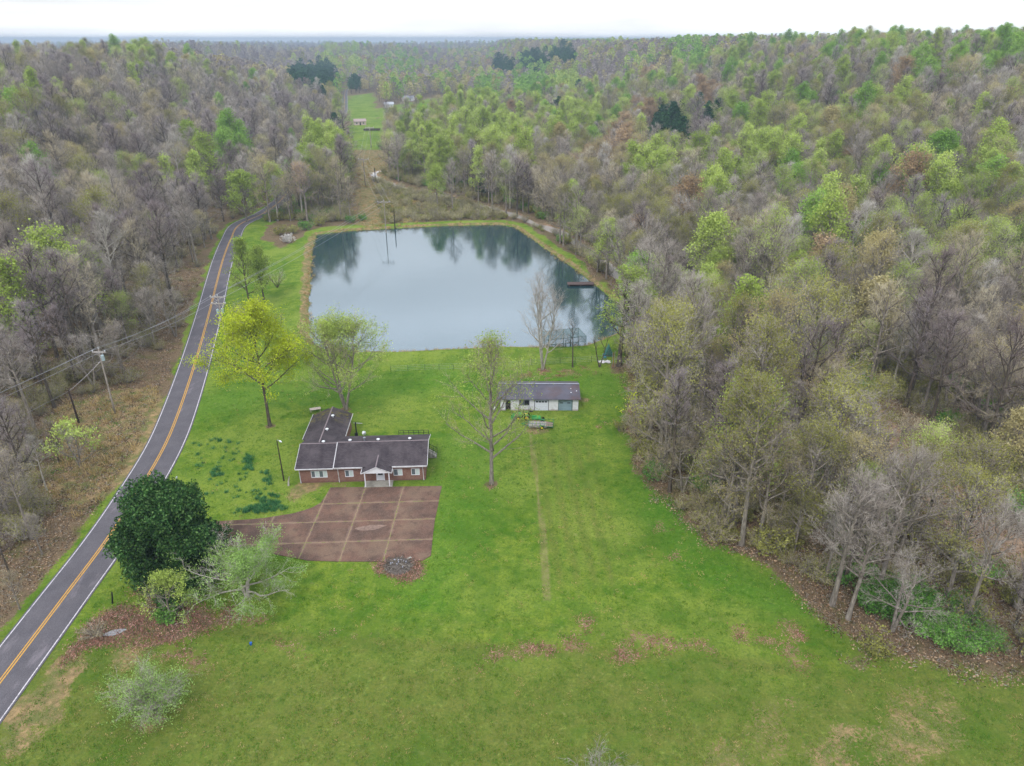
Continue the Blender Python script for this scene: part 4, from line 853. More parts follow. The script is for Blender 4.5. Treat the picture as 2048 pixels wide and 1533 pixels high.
def pine(seed, H=16, Rr=3.2, cb=.35, n=26, lsz=.34, per=60):
    T = Tree(seed); r = T.r; T.tube([Vector((0, 0, 0)), Vector((.1, 0, H * .5)), Vector((0, .1, H))], [.24, .16, .03], 6)
    for i in range(n):
        u = (i + r.random()) / n; z = H * (cb + (1 - cb) * u) ; L = Rr * (1 - u) ** .7 * r.uniform(.7, 1.1) + .3; a = i * 2.4 + r.uniform(-.5, .5); e = Vector((math.cos(a) * L, math.sin(a) * L, z + L * .18)); T.tube([Vector((0, 0, z)), e], [.06, .02], 3)
        for k in range(per):
            q = r.uniform(.25, 1.05); p = Vector((0, 0, z)).lerp(e, q); T.leaf(p + Vector((r.gauss(0, .42), r.gauss(0, .42), r.gauss(0, .25))), lsz * r.uniform(.6, 1.2), r.random())
    return T
def shrub(seed, H=2.5, Rr=1.6, stems=14, leaf=1.0, lsz=.12, tw=.02, spread=.8, droop=0.0, ntw=9, fine=1.0):
    T = Tree(seed); r = T.r
    for i in range(stems):
        a = i * 2.4 + r.uniform(-.4, .4); sp = r.uniform(.15, spread); d = Vector((math.cos(a) * sp, math.sin(a) * sp, 1)).normalized(); p = Vector((math.cos(a) * .15, math.sin(a) * .15, 0)); L = H * r.uniform(.7, 1.1) * (1 - .12 * sp); pts = [p]
        for q in range(5): d = (d + Vector((r.gauss(0, .12), r.gauss(0, .12), -.05 - droop * q * .2))).normalized(); pts.append(pts[-1] + d * L / 5)
        T.tube(pts, [tw * 2.2 * (1 - q / 6) + .006 for q in range(6)], 4)
        for t in range(ntw):
            s_ = r.uniform(.25, 1); k = min(int(s_ * 5), 4); p1 = pts[k].lerp(pts[k + 1], s_ * 5 - k); d1 = rot_dir(d, r.uniform(.4, 1.2), r.uniform(0, 6.28)); e = p1 + d1 * L * .3 * r.uniform(.5, 1.1); T.twig(p1, e, tw * .7, r.random())
            for _ in range(5):
                p2 = p1.lerp(e, r.uniform(.2, 1)); e2 = p2 + rot_dir(d1, r.uniform(.3, 1), r.uniform(0, 6.28)) * r.uniform(.15, .45) * fine * H / 2.5; T.twig(p2, e2, tw * .4, r.random()); T.tips.append(e2)
    for p in T.tips:
        nn = int(leaf) + (r.random() < leaf - int(leaf))
        for _ in range(nn): T.leaf(p + Vector((r.gauss(0, .12), r.gauss(0, .12), r.gauss(0, .1))) * (H / 2.5), lsz * r.uniform(.6, 1.3), r.random())
    return T
def lowtree(seed, H=15, Rr=3.6, cb=.35, n=170, sz=.75, kind='round'):
    """a far tree: trunk, a few limbs and big leaf or twig clumps spread through the crown"""
    T = Tree(seed); r = T.r; T.tube([Vector((0, 0, 0)), Vector((0, 0, H * .8))], [.28, .08], 4)
    for i in range(n):
        u = r.random() ** .8; z = H * (cb + (1 - cb) * u); env = math.sin(math.pi * min(1, .18 + .80 * u)) ** .6 if kind == 'round' else (1 - u) ** .8 + .08
        a = r.uniform(0, 6.28); q = Rr * env * (r.random() ** .4) * (1 + .25 * math.sin(3 * a + seed)); T.leaf(Vector((math.cos(a) * q, math.sin(a) * q, z)), sz * r.uniform(.5, 1.2), r.random())
    return T

PROTO = {}
def reg(key, T, barkm, twigm, leafm_):
    """meshes of one kind of tree: trunk (trunk and limbs), crown (twigs and leaves), and both in one for the far wood"""
    tV = np.array([tuple(v) for v in T.V]); F4 = np.array(T.F4, np.int32).reshape(-1, 4)
    cV = np.array([tuple(v) for v in T.cV]) if T.cV else np.zeros((0, 3)); lV = np.array([tuple(v) for v in T.lV]) if T.lV else np.zeros((0, 3))
    c3 = np.array(T.c3, np.int32).reshape(-1, 3); c3v = np.array(T.c3v, np.float32); l4 = np.arange(len(lV), dtype=np.int32).reshape(-1, 4)
    PROTO[key] = dict(tV=tV, F4=F4, cV=cV, lV=lV, c3=c3, c3v=c3v, l4=l4, l4v=np.array(T.l4v, np.float32), mats=(barkm, twigm, leafm_), me={})
def get_me(key, what):
    P = PROTO[key]
    if what in P['me']: return P['me'][what]
    b, t, l = [M[k] for k in P['mats']]
    if what == 'trunk': me = mesh_np('trunk', P['tV'], None, P['F4'], (b,), smooth=True)
    elif what == 'crown':
        V = np.concatenate([P['cV'], P['lV']]); nc = len(P['cV'])
        me = mesh_np('crown', V, P['c3'], P['l4'] + nc, (t, l), m3=0, m4=1, v3=P['c3v'], v4=P['l4v'])
    else:
        nt, nc = len(P['tV']), len(P['cV']); V = np.concatenate([P['tV'], P['cV'], P['lV']])
        me = mesh_np('wood', V, P['c3'] + nt, np.concatenate([P['F4'], P['l4'] + nt + nc]), (b, t, l), m3=1, m4=np.concatenate([np.zeros(len(P['F4'])), np.full(len(P['l4']), 2)]), v3=P['c3v'], v4=np.concatenate([np.full(len(P['F4']), .5), P['l4v']]))
    P['me'][what] = me; return me
def variant(key, src, barkm, twigm, leafm_):
    PROTO[key] = dict(PROTO[src], mats=(barkm, twigm, leafm_), me={})
# near kinds (full detail)
for i in range(3): reg('bare%d' % i, broadleaf(100 + i, H=16 + 2 * i, cb=(.38, .3, .48)[i], Rr=(4.1, 4.9, 3.3)[i], nl=17, nsub=8, ntw=5, ntt=5, tw=.024), 'bark', 'twig', 'twig')
reg('bare3', broadleaf(110, H=14, cb=.22, Rr=6.0, nl=17, nsub=8, ntw=6, ntt=5, up_=.35, tw=.024, stems=2), 'bark', 'twig', 'twig')
for i in range(3):
    variant('mauve%d' % i, 'bare%d' % i, 'bark_dark', 'twig_mauve', 'twig'); 
variant('tanbare0', 'bare1', 'bark', 'twig_tan', 'twig'); variant('tanbare1', 'bare3', 'bark', 'twig_tan', 'twig')
variant('pale0', 'bare2', 'bark_pale', 'twig_pale', 'twig')
for i in range(3): reg('bud%d' % i, broadleaf(120 + i, H=18 - 2 * i, cb=(.34, .25, .42)[i], Rr=(4.0, 4.9, 3.2)[i], nl=16, nsub=7, ntw=5, ntt=4, leaf=1.7, lsz=.085, tw=.024, jit=.6), 'bark', 'twig', 'olive')
variant('budtan0', 'bud1', 'bark', 'twig', 'tan'); variant('budrust0', 'bud2', 'bark', 'twig_mauve', 'rust'); variant('budlime0', 'bud0', 'bark', 'twig', 'lime'); variant('budlime1', 'bud2', 'bark', 'twig_tan', 'lime')
for i in range(3): reg('lime%d' % i, broadleaf(130 + i, H=19 - 2 * i, cb=(.3, .24, .4)[i], Rr=(3.6, 4.5, 3.1)[i], nl=16, nsub=7, ntw=4, ntt=4, leaf=2.3, lsz=.17, jit=.75), 'bark', 'twig', 'lime')
variant('green0', 'lime0', 'bark', 'twig', 'green'); variant('green1', 'lime2', 'bark', 'twig', 'green'); variant('rust0', 'lime1', 'bark', 'twig_mauve', 'rust'); variant('tan0', 'lime2', 'bark', 'twig', 'tan')
reg('tall0', broadleaf(140, H=20, cb=.30, Rr=2.6, nl=18, nsub=5, ntw=4, ntt=3, leaf=2.2, lsz=.17, up_=.7), 'bark', 'twig', 'lime')
reg('pine0', pine(150, 16, 4.2, .4, 30, .36, 70), 'bark_dark', 'twig', 'pine'); reg('pine1', pine(151, 14, 3.6, .25), 'bark_dark', 'twig', 'pine')
for i in range(2): reg('brush%d' % i, shrub(160 + i, 3.4, 2.0, 20, 0.7, .085, .026, 1.1, .02, 12), 'bark', 'twig_tan' if i else 'twig', 'olive')
for i in range(2): reg('bushgreen%d' % i, shrub(170 + i, 2.6, 1.8, 14, 1.6, .13), 'bark', 'twig', 'privet' if i else 'olive')
NEAR_SETS = dict(bare=['bare0', 'bare1', 'bare1', 'bare2', 'bare3', 'bare3', 'mauve0', 'mauve1', 'mauve2', 'tanbare0'], tanbare=['tanbare0', 'tanbare1', 'pale0'], bud=['bud0', 'bud1', 'bud2', 'budtan0'], budlime=['budlime0', 'budlime1'],
    lime=['lime0', 'lime1', 'lime2', 'tall0'], green=['green0', 'green1'], rust=['rust0', 'budrust0'], tan=['tan0', 'budtan0'], pine=['pine0', 'pine1'])
# far kinds (clumps)
for i in range(2):
    reg('farbare%d' % i, lowtree(200 + i, 15, 4.0, .35, 210, .55), 'bark', 'twig', 'twig_mauve'); variant('farbare%d' % (i + 2), 'farbare%d' % i, 'bark', 'twig', 'twig')
variant('fartan', 'farbare1', 'bark', 'twig', 'twig_tan')
for i, (m_, h_) in enumerate((('lime', 16), ('green', 15), ('olive', 15), ('tan', 14), ('rust', 14))): reg('far' + m_, lowtree(210 + i, h_, 3.8, .28, 240, .62), 'bark', 'twig', m_)
reg('farpine', lowtree(220, 16, 4.0, .3, 330, .6), 'bark_dark', 'twig', 'pine')
FAR_SETS = dict(bare=['farbare0', 'farbare1', 'farbare2', 'farbare3'], tanbare=['fartan'], bud=['farolive', 'fartan'], budlime=['farolive', 'farlime'], lime=['farlime'], green=['fargreen'], rust=['farrust'], tan=['fartan', 'fartan'], pine=['farpine'])
PROTO['fartanleaf'] = PROTO['fartan']

# ------------------------------------------------------------------ where the wood stands
# colour patches seen in the wood: (photo x, y, radius px, kind, strength)
PATCH = [(640, 290, 75, 'lime', .8), (600, 150, 30, 'pine', 1.6), (640, 150, 40, 'pine', 1.6), (710, 165, 20, 'pine', 1.5), (470, 290, 36, 'green', .8), (400, 340, 26, 'lime', .8), (480, 390, 42, 'lime', .75), (340, 480, 45, 'budlime', .8), (160, 330, 36, 'bud', .9), (50, 200, 34, 'lime', .8),
    (12, 225, 22, 'green', .9), (190, 620, 26, 'budlime', .9), (290, 115, 40, 'lime', .4), (850, 290, 60, 'lime', .85), (900, 330, 50, 'lime', .6), (1010, 290, 55, 'lime', .6), (970, 180, 46, 'green', .85), (1060, 170, 60, 'green', .75), (1130, 165, 50, 'lime', .7), (1000, 260, 50, 'lime', .5), (930, 240, 70, 'lime', .55),
    (1005, 130, 28, 'pine', 1.5), (1070, 120, 36, 'pine', 1.5), (1125, 108, 30, 'pine', 1.5), (1110, 225, 22, 'pine', .85), (1160, 165, 14, 'pine', .9), (1290, 225, 34, 'rust', .95), (1410, 185, 30, 'rust', .95), (1330, 240, 50, 'pine', 1.1), (1420, 215, 36, 'pine', .9), (1220, 300, 60, 'rust', .55), (1230, 330, 36, 'rust', .5),
    (1340, 170, 26, 'green', .6), (1380, 100, 50, 'green', .6), (1560, 180, 50, 'lime', .6), (1600, 200, 40, 'green', .6), (1500, 240, 60, 'lime', .5), (1840, 150, 22, 'green', .8), (1920, 190, 24, 'lime', .8), (1800, 210, 16, 'lime', .8), (2010, 110, 50, 'green', .7), (1620, 240, 60, 'budlime', .5), (1540, 300, 36, 'lime', .6),
    (1300, 360, 50, 'lime', .65), (1420, 400, 40, 'lime', .6), (1450, 480, 60, 'lime', .55), (1600, 370, 40, 'green', .7), (1560, 250, 30, 'tan', .5), (1760, 520, 60, 'tan', .5), (1900, 280, 40, 'budlime', .6), (2000, 330, 50, 'lime', .6), (2020, 400, 30, 'lime', .7), (1780, 600, 60, 'budtan', .4), (1800, 400, 30, 'rust', .5), (1480, 620, 60, 'lime', .4), (1640, 660, 50, 'budlime', .6),
    (1900, 840, 60, 'budlime', .6), (2020, 810, 50, 'tan', .6), (1680, 900, 50, 'budlime', .7), (1330, 840, 40, 'lime', .7), (1560, 560, 60, 'budlime', .5), (1450, 560, 40, 'lime', .5), (1200, 600, 60, 'lime', .4), (1330, 520, 50, 'budlime', .6), (1720, 740, 60, 'bud', .6), (1250, 560, 30, 'lime', .6),
    (560, 160, 90, 'tanbare', .2), (800, 130, 60, 'green', .35), (860, 110, 50, 'bare', .7), (480, 110, 40, 'bare', .7), (680, 110, 60, 'lime', .4), (550, 430, 70, 'budtan', .4), (600, 380, 40, 'rust', .4), (40, 800, 60, 'bud', .3), (700, 430, 40, 'bare', .9)]
BASEP = dict(left=dict(bare=.80, tanbare=.07, bud=.06, budlime=.03, lime=.015, tan=.02, green=.005), mid=dict(bare=.36, tanbare=.12, bud=.18, budlime=.12, lime=.12, green=.03, rust=.01, tan=.01, pine=.01),
    right=dict(bare=.40, tanbare=.13, bud=.19, budlime=.11, lime=.07, green=.03, rust=.006, tan=.015, pine=.005), near=dict(bare=.37, tanbare=.19, bud=.24, budlime=.16, lime=.03, tan=.01), ridge=dict(bare=.52, tanbare=.10, bud=.10, budlime=.05, lime=.06, green=.08, tan=.03, rust=.012))
def pick(px, py, d, X, Y):
    cl = float(fbm(X / 55, Y / 55, 133, 2)); cl2 = float(fbm(X / 40, Y / 40, 177, 2))
    for (x, y, r_, k, s_) in PATCH:
        q = math.hypot(px - x, (py - y) * 1.25) / r_
        if q < 1 and R.random() < s_ * min(1, 1.6 * (1 - q)): return {'budtan': 'tan'}.get(k, k)
    z = 'left' if (X < RX(Y) and px < 640) else ('ridge' if py < 200 and px > 640 else ('mid' if px < 1180 and py < 470 else ('right' if py < 560 else 'near')))
    p = dict(BASEP[z]); g_ = max(.12, 1 + (cl - .5) * 6)
    for k_ in ('lime', 'green', 'budlime'): p[k_] = p.get(k_, 0) * g_ * (1.0 if d < 900 else .55)
    for k_ in ('rust', 'tan', 'tanbare'): p[k_] = p.get(k_, 0) * max(.15, 1 + (cl2 - .5) * 6)
    u = R.random() * sum(p.values())
    for k, v in p.items():
        u -= v
        if u <= 0: return k
    return 'bare'
STRIP = [up(*p) for p in ((755, 340), (800, 372), (900, 392), (1000, 420), (1080, 448), (1100, 462), (1060, 466), (1030, 446), (900, 443), (780, 450), (770, 400))]
def allowed(X, Y):
    ok = sdist(X, Y, LAWN) < -.6
    ok &= (np.abs(X - RX(Y)) > 6.0) | (Y > 1200)
    ok &= sdist(X, Y, STRIP) < -1
    ok &= np.hypot(X - 45.5, (Y - 59.5) * 1.2) > 6.5
    ok &= ~((X > RX(Y)) & (X < -50) & (Y < 262))          # the open strip between road and pond
    ok &= sdist(X, Y, POND) < -5
    ok &= sdist(X, Y, CLEAR) < -.5
    ok &= sdist(X, Y, CORR) < -2.5
    ok &= ~((X > -20) & (X < 40) & (sdist(X, Y, POND) > -8) & (Y < 262) & (X < 15))
    for q in FIELDS: ok &= sdist(X, Y, q) < -(4 if q[0][1] < 900 else 0)
    c, w = ldist(X, Y, CREEK, CREEK_W); ok &= c > w + 1.2 + 1.2 * (Y < 130) + 3.0 * ((Y < 118) & (Y > 66))
    ok &= ~((X < RX(Y)) & (Y < 150) & (X > RX(Y) - 9 - 4 * np.sin(Y * .2)))
    return ok
def scatter(y0, y1, sp, seed, jitter=.42):
    rs = np.random.RandomState(seed); Ys = np.arange(y0, y1, sp); P = []
    for y in Ys:
        half = 0.74 * (y * math.cos(PITCH) + CAM_H * .43) + 14; xs = np.arange(-half, half, sp); P.append(np.stack([xs, np.full(xs.shape, y)], -1))
    P = np.concatenate(P); P = P + rs.uniform(-jitter, jitter, P.shape) * sp; P = P[allowed(P[:, 0], P[:, 1])]
    return P
trees = []   # (kind, x, y, z, scale, rot, px, py, depth)
for (a0, a1, sp, sc, hs) in ((40, 330, 5.2, 1.12, 1), (330, 620, 7.2, 1.08, 2), (620, 1250, 9.6, 1.1, 3), (1250, 2500, 14.5, 1.25, 4), (2500, 5600, 27, 1.45, 5)):
    P = scatter(a0, a1, sp, hs); z = terrain(P[:, 0], P[:, 1])
    px_, py_, dd_ = proj(P[:, 0], P[:, 1], z + 13 * sc); pb = proj(P[:, 0], P[:, 1], z)[1]
    vis = (px_ > -90) & (px_ < 2140) & (py_ < 1640) & (dd_ > 22)
    # density thins in the open parts of the flood plain
    den = fbm(P[:, 0] / 30, P[:, 1] / 30, 77, 2); keep = (den > .26) | (P[:, 1] > 620)
    for i in np.nonzero(vis & keep)[0]:
        X, Y = P[i]; k = pick(px_[i], py_[i], dd_[i], X, Y); s_ = sc * (.62 + .68 * R.random()) * (1.0 if a0 > 300 else .95)
        if X < RX(Y) and Y < 120: s_ *= .8
        s_ = min(s_, max(.3, (73.5 - float(z[i])) / 22))
        if k in ('lime', 'green', 'bud', 'budlime', 'rust', 'tan'): s_ *= 1.12
        trees.append([k, X, Y, float(z[i]) - .1, s_, R.uniform(0, 6.28), px_[i], py_[i], dd_[i]])
EDGE = [up(*p) for p in ((1262, 745), (1270, 830), (1300, 900), (1320, 960), (1375, 1030), (1435, 1080), (1525, 1115), (1605, 1170), (1665, 1215), (1745, 1290))]
for i in range(len(EDGE) - 1):
    (x0, y0), (x1, y1) = EDGE[i], EDGE[i + 1]; L = math.hypot(x1 - x0, y1 - y0); nx_, ny_ = (y1 - y0) / -L, (x1 - x0) / L
    if nx_ < 0: nx_, ny_ = -nx_, -ny_
    for k_ in range(max(1, int(L / 4.2))):
        t = (k_ + R.random()) / max(1, int(L / 4.2)); o_ = R.uniform(1.2, 4.5); X, Y = x0 + (x1 - x0) * t + nx_ * o_, y0 + (y1 - y0) * t + ny_ * o_; zz = tz(X, Y); s_ = R.uniform(.6, 1.1); a_, b_, c_ = proj(X, Y, zz + 12 * s_)
        trees.append([R.choice(['bare', 'tanbare', 'tanbare', 'bud', 'bud', 'budlime', 'bare']), X, Y, zz - .1, s_, R.uniform(0, 6.28), a_, b_, c_])
for px, py, k, s_ in ((905, 425, 'bare', 1.1), (957, 412, 'lime', 1.25), (985, 422, 'bare', 1.3), (1012, 430, 'budlime', 1.2), (1034, 434, 'bare', 1.3), (875, 418, 'lime', 1.1), (1120, 488, 'bare', 1.15), (1160, 512, 'budlime', 1.1), (1195, 545, 'bare', 1.1), (1212, 560, 'lime', 1.0), (1245, 585, 'bare', 1.15), (1262, 600, 'bud', 1.1), (1285, 628, 'bare', 1.2), (1290, 655, 'budlime', 1.1), (38, 955, 'bare', .55), (95, 985, 'tanbare', .5), (12, 1050, 'bare', .6), (60, 900, 'tanbare', .5), (70, 1045, 'bud', .42), (20, 1150, 'bare', .5), (120, 930, 'bare', .45), (5, 870, 'bare', .6), (85, 1110, 'bare', .42), (40, 1220, 'tanbare', .35)):
    X, Y = hit(px, py); zz = tz(X, Y); a_, b_, c_ = proj(X, Y, zz + 5); trees.append([k, X, Y, zz - .1, s_, R.uniform(0, 6.28), a_, b_, c_])
# visible size decides who becomes a tree of its own
def closeness(t): return t[8] / t[4] if (-20 < t[6] < 2068 and t[7] < 1560) else 1e9
order = sorted(range(len(trees)), key=lambda i: closeness(trees[i]))
own = set(order[:255])

COLV = {'bare': ('bare grey-brown tree', 'bare grey tree'), 'tanbare': ('bare pale twiggy tree', 'bare tan tree'), 'bud': ('olive budding tree',), 'budlime': ('thinly leafed lime tree',), 'lime': ('lime green young-leafed tree',),
        'green': ('fresh green leafy tree',), 'rust': ('rust tinted tree',), 'tan': ('straw coloured budding tree',), 'pine': ('dark green pine',)}
LANDM = [('the transformer pole', (-70.6, 113.3)), ('the short dark pole', up(158, 850)), ('the roadside pole above the yellow tree', up(445, 735)), ('the road where it vanishes', up(475, 452)), ("the pond's far shore", up(860, 450)), ("the pond's far corner", up(1045, 455)), ('the dock', up(1170, 567)),
         ('the ladder', up(1228, 733)), ('the creek bend upstream', up(760, 350)), ('the long white shed', up(1160, 800)), ('the open gravel creek bed', up(1880, 980)), ('the bright green privet', up(1850, 1240)), ('the lawn edge bulge', up(1640, 1225)),
         ('the lawn edge beyond the tracks', up(1370, 1040)), ('the dark magnolia', up(335, 1150)), ('the brown roadside clearing', up(190, 880)), ('the road at the left photo edge', up(10, 1250)), ('the lower corner of the photo', up(2040, 1300)), ('the creek behind the dock', up(1230, 540))]
ORD = 'nearest,second nearest,third nearest,fourth nearest,fifth nearest,sixth nearest,seventh nearest,eighth nearest,ninth nearest,tenth nearest,eleventh nearest,twelfth nearest,thirteenth nearest,fourteenth nearest,fifteenth nearest,sixteenth nearest,seventeenth nearest,eighteenth nearest,nineteenth nearest,twentieth nearest'.split(',')
rank = {}
cand = []
for i in order[:255]:
    t = trees[i]; cand.append((i, sorted((math.hypot(t[1] - p[0], t[2] - p[1]), n) for n, p in LANDM)))
taken = {}
for i, c in sorted(cand, key=lambda q: q[1][0][0]):
    k = trees[i][0]
    for d, n in c[:4]:
        if taken.get((k, n), 0) < 14: break
    r_ = taken.get((k, n), 0); taken[(k, n)] = r_ + 1
    rank[i] = '%s, %s to %s' % (COLV[k][0], ORD[min(r_, 19)], n)
def place(name, key, x, y, z, s_, rot, label, cat='tree', group=None, parts=('trunk', 'crown'), tilt=(0, 0), sz=None):
    e = bpy.data.objects.new(name, None); COL.objects.link(e); e.location = (x, y, z); e.rotation_euler = (tilt[0], tilt[1], rot); e.scale = (s_, s_, s_ * (sz or 1)); e.empty_display_size = .5
    tag(e, label, cat, group)
    for p in parts: o = bpy.data.objects.new(p, get_me(key, p)); COL.objects.link(o); o.parent = e
    return e
for i in order[:255]:
    k, X, Y, z, s_, rot = trees[i][:6]
    key = R.choice(NEAR_SETS[k]); nm = {'pine': 'pine_tree', 'bare': 'bare_tree', 'tanbare': 'bare_tree', 'bud': 'budding_tree', 'budlime': 'budding_tree', 'tan': 'budding_tree'}.get(k, 'leafy_tree')
    place(nm, key, X, Y, z, s_, rot, rank[i], 'tree', 'trees of the nearer woodland', tilt=(R.uniform(-.05, .05), R.uniform(-.05, .05)), sz=R.uniform(.92, 1.15))

# the rest of the wood: one object, copies set out by geometry nodes
def scatter_object(name, items, keys, label, what='both'):
    """items: (key, x, y, z, scale, rot)"""
    pc = bpy.data.collections.new(name + '_kinds'); keys = sorted(keys); idx = {k: i for i, k in enumerate(keys)}
    for i, k in enumerate(keys):
        o = bpy.data.objects.new('kind_%03d' % i, get_me(k, what)); pc.objects.link(o)
    P = np.array([(q[1], q[2], q[3]) for q in items], np.float32); me = mesh_np(name, P)
    for nm, typ, dat in (('idx', 'INT', np.array([idx[q[0]] for q in items], np.int32)), ('scl', 'FLOAT', np.array([q[4] for q in items], np.float32)), ('rot', 'FLOAT', np.array([q[5] for q in items], np.float32))):
        at = me.attributes.new(nm, typ, 'POINT'); at.data.foreach_set('value', dat)
    o = link(name, me); g = bpy.data.node_groups.new(name + '_nodes', 'GeometryNodeTree')
    g.interface.new_socket('Geometry', in_out='INPUT', socket_type='NodeSocketGeometry'); g.interface.new_socket('Geometry', in_out='OUTPUT', socket_type='NodeSocketGeometry')
    n = g.nodes; l = g.links; gi = n.new('NodeGroupInput'); go = n.new('NodeGroupOutput'); ip = n.new('GeometryNodeInstanceOnPoints'); ci = n.new('GeometryNodeCollectionInfo')
    ci.inputs['Collection'].default_value = pc; ci.inputs['Separate Children'].default_value = True; ci.inputs['Reset Children'].default_value = True
    def na(nm, t): a_ = n.new('GeometryNodeInputNamedAttribute'); a_.data_type = t; a_.inputs['Name'].default_value = nm; return [s_ for s_ in a_.outputs if s_.enabled and s_.name == 'Attribute'][0]
    cx = n.new('ShaderNodeCombineXYZ'); l.new(na('rot', 'FLOAT'), cx.inputs[2])
    l.new(gi.outputs[0], ip.inputs['Points']); l.new(ci.outputs[0], ip.inputs['Instance']); ip.inputs['Pick Instance'].default_value = True
    l.new(na('idx', 'INT'), ip.inputs['Instance Index']); l.new(cx.outputs[0], ip.inputs['Rotation']); l.new(na('scl', 'FLOAT'), ip.inputs['Scale']); l.new(ip.outputs[0], go.inputs[0])
    md = o.modifiers.new('scatter', 'NODES'); md.node_group = g; tag(o, label, kind='stuff'); return o
near_items, far_items = [], []
for i in order[255:]:
    k, X, Y, z, s_, rot, px_, py_, d = trees[i]
    if d < 700: near_items.append((R.choice(NEAR_SETS[k]), X, Y, z, s_, rot))
    else: far_items.append((R.choice(FAR_SETS[k]), X, Y, z, s_, rot))
scatter_object('woodland', near_items, {q[0] for q in near_items}, 'dense spring woodland on the slopes around the valley')
scatter_object('distant_woodland', far_items, {q[0] for q in far_items}, 'hazy distant woodland over the far hills')
# undergrowth
und = []
P = scatter(42, 420, 2.7, 31, .48)
z = terrain(P[:, 0], P[:, 1]); px_, py_, d = proj(P[:, 0], P[:, 1], z); den = fbm(P[:, 0] / 18, P[:, 1] / 18, 91, 2)
for i in np.nonzero((px_ > -40) & (px_ < 2090) & (py_ < 1600))[0]:
    left = P[i, 0] < RX(P[i, 1]); pr_ = (.24 if P[i, 1] > 130 else .9) if left else .75
    if R.random() < pr_: und.append((R.choice(['brush0', 'brush1'] if (left or R.random() < .6) else ['bushgreen0', 'bushgreen0', 'bushgreen1']), P[i, 0], P[i, 1], float(z[i]) - .05, R.uniform(.4, 1.35) * (.8 if left else 1), R.uniform(0, 6.28)))
xx, yy = np.meshgrid(np.arange(-70, 45, 2.6), np.arange(190, 400, 2.6)); xx = (xx + NR.uniform(-1.2, 1.2, xx.shape)).ravel(); yy = (yy + NR.uniform(-1.2, 1.2, yy.shape)).ravel()
cd_, cw_ = ldist(xx, yy, CREEK, CREEK_W); m = (sdist(xx, yy, STRIP) > -3) & (cd_ > cw_ + 1.5) & (sdist(xx, yy, POND) < -5) & (NR.rand(len(xx)) < .75); zz = terrain(xx, yy)
for i in np.nonzero(m)[0]: und.append((R.choice(['brush0', 'brush1', 'bushgreen0']), xx[i], yy[i], zz[i] - .05, R.uniform(.35, 1.0), R.uniform(0, 6.28)))
scatter_object('undergrowth', und, {q[0] for q in und}, 'low brush and saplings on the woodland floor')
print('trees', len(trees), 'near', len(near_items), 'far', len(far_items), 'und', len(und))

# ------------------------------------------------------------------ trees and bushes with a place of their own
def own_tree(name, T, mats, x, y, label, rot=0.0, s_=1.0, cat='tree', group=None, z=None, parts=('trunk', 'crown'), sub=None):
    key = 'own%d' % len(PROTO); reg(key, T, *mats)
    e = place(name, key, x, y, tz(x, y) - .05 if z is None else z, s_, rot, label, cat, group, parts); return e
own_tree('magnolia_tree', mound(301, 14.0, 6.6, .2, 64, 70000, .175, .33, .4, lambda z: (1 - z) ** .48 * (.86 + .5 * z) + .04), ('bark_dark', 'twig', 'magnolia'), -41.3, 69.6, 'huge dense dark evergreen magnolia beside the road')
own_tree('sapling', broadleaf(302, H=6.6, cb=.3, Rr=2.7, nl=9, nsub=6, ntw=5, ntt=4, r0=.08, leaf=3.6, lsz=.09, tw=.018, fine=.7, jit=.3), ('bark', 'twig', 'lime'), -38.6, 62.2, 'small bright lime sapling in front of the dark magnolia')
own_tree('willow_tree', broadleaf(303, H=5.6, cb=.12, Rr=6.6, nl=17, nsub=9, ntw=8, ntt=5, r0=.22, leaf=2.8, lsz=.085, tw=.018, up_=.25, stems=2, droop=.08, topw=.1, jit=.35, fine=.9, lclump=.8), ('bark_pale', 'twig_pale', 'palegreen'), -31.6, 66.6, 'wide pale green spreading tree between the magnolia and the parking slabs')
own_tree('bush', shrub(304, 2.0, 1.4, 16, 2.2, .12), ('bark', 'twig', 'privet'), -39.3, 62.6, 'low deep green bush at the foot of the dark magnolia', cat='bush')
own_tree('bush', shrub(305, 5.0, 3.2, 40, 3.2, .07, .022, 1.0, .05, 16), ('bark', 'twig', 'palegreen'), -35.6, 50.6, 'lone round pale green bush on the near lawn below the road', cat='bush')
own_tree('dead_bush', shrub(306, 2.1, 2.0, 26, 0, .1, .02, 1.5), ('bark', 'twig_tan', 'tan'), -46.6, 60.4, 'tangled leafless bush beside the puddle at the road ditch', cat='bush')
own_tree('maple_tree', broadleaf(307, H=22, cb=.34, Rr=8.4, nl=17, nsub=9, ntw=5, ntt=4, r0=.27, leaf=7.5, lsz=.14, tw=.03, up_=.5, topw=.35, jit=.8, fine=1.4), ('bark_dark', 'twig', 'yellow'), *up(540, 852), 'tall yellow-green tree between the road and the brick house', z=-.05)
own_tree('maple_tree', broadleaf(308, H=17.5, cb=.22, Rr=7.6, nl=26, nsub=8, ntw=5, ntt=4, r0=.22, leaf=2.6, lsz=.12, tw=.022, up_=.62, stems=3, jit=.7, fine=1.3), ('bark', 'twig_tan', 'lime'), *up(692, 820), 'forked tree with thin fresh leaves right behind the brick house', z=-.05)
own_tree('sweetgum_tree', broadleaf(309, H=24.5, cb=.2, Rr=7.6, nl=24, nsub=8, ntw=5, ntt=4, r0=.28, leaf=1.1, lsz=.125, tw=.024, up_=.66, topw=.45, jit=.9, fine=1.3), ('bark', 'twig_tan', 'lime'), *up(983, 968), 'tall sparse tree standing alone on the lawn right of the brick house', z=-.05)
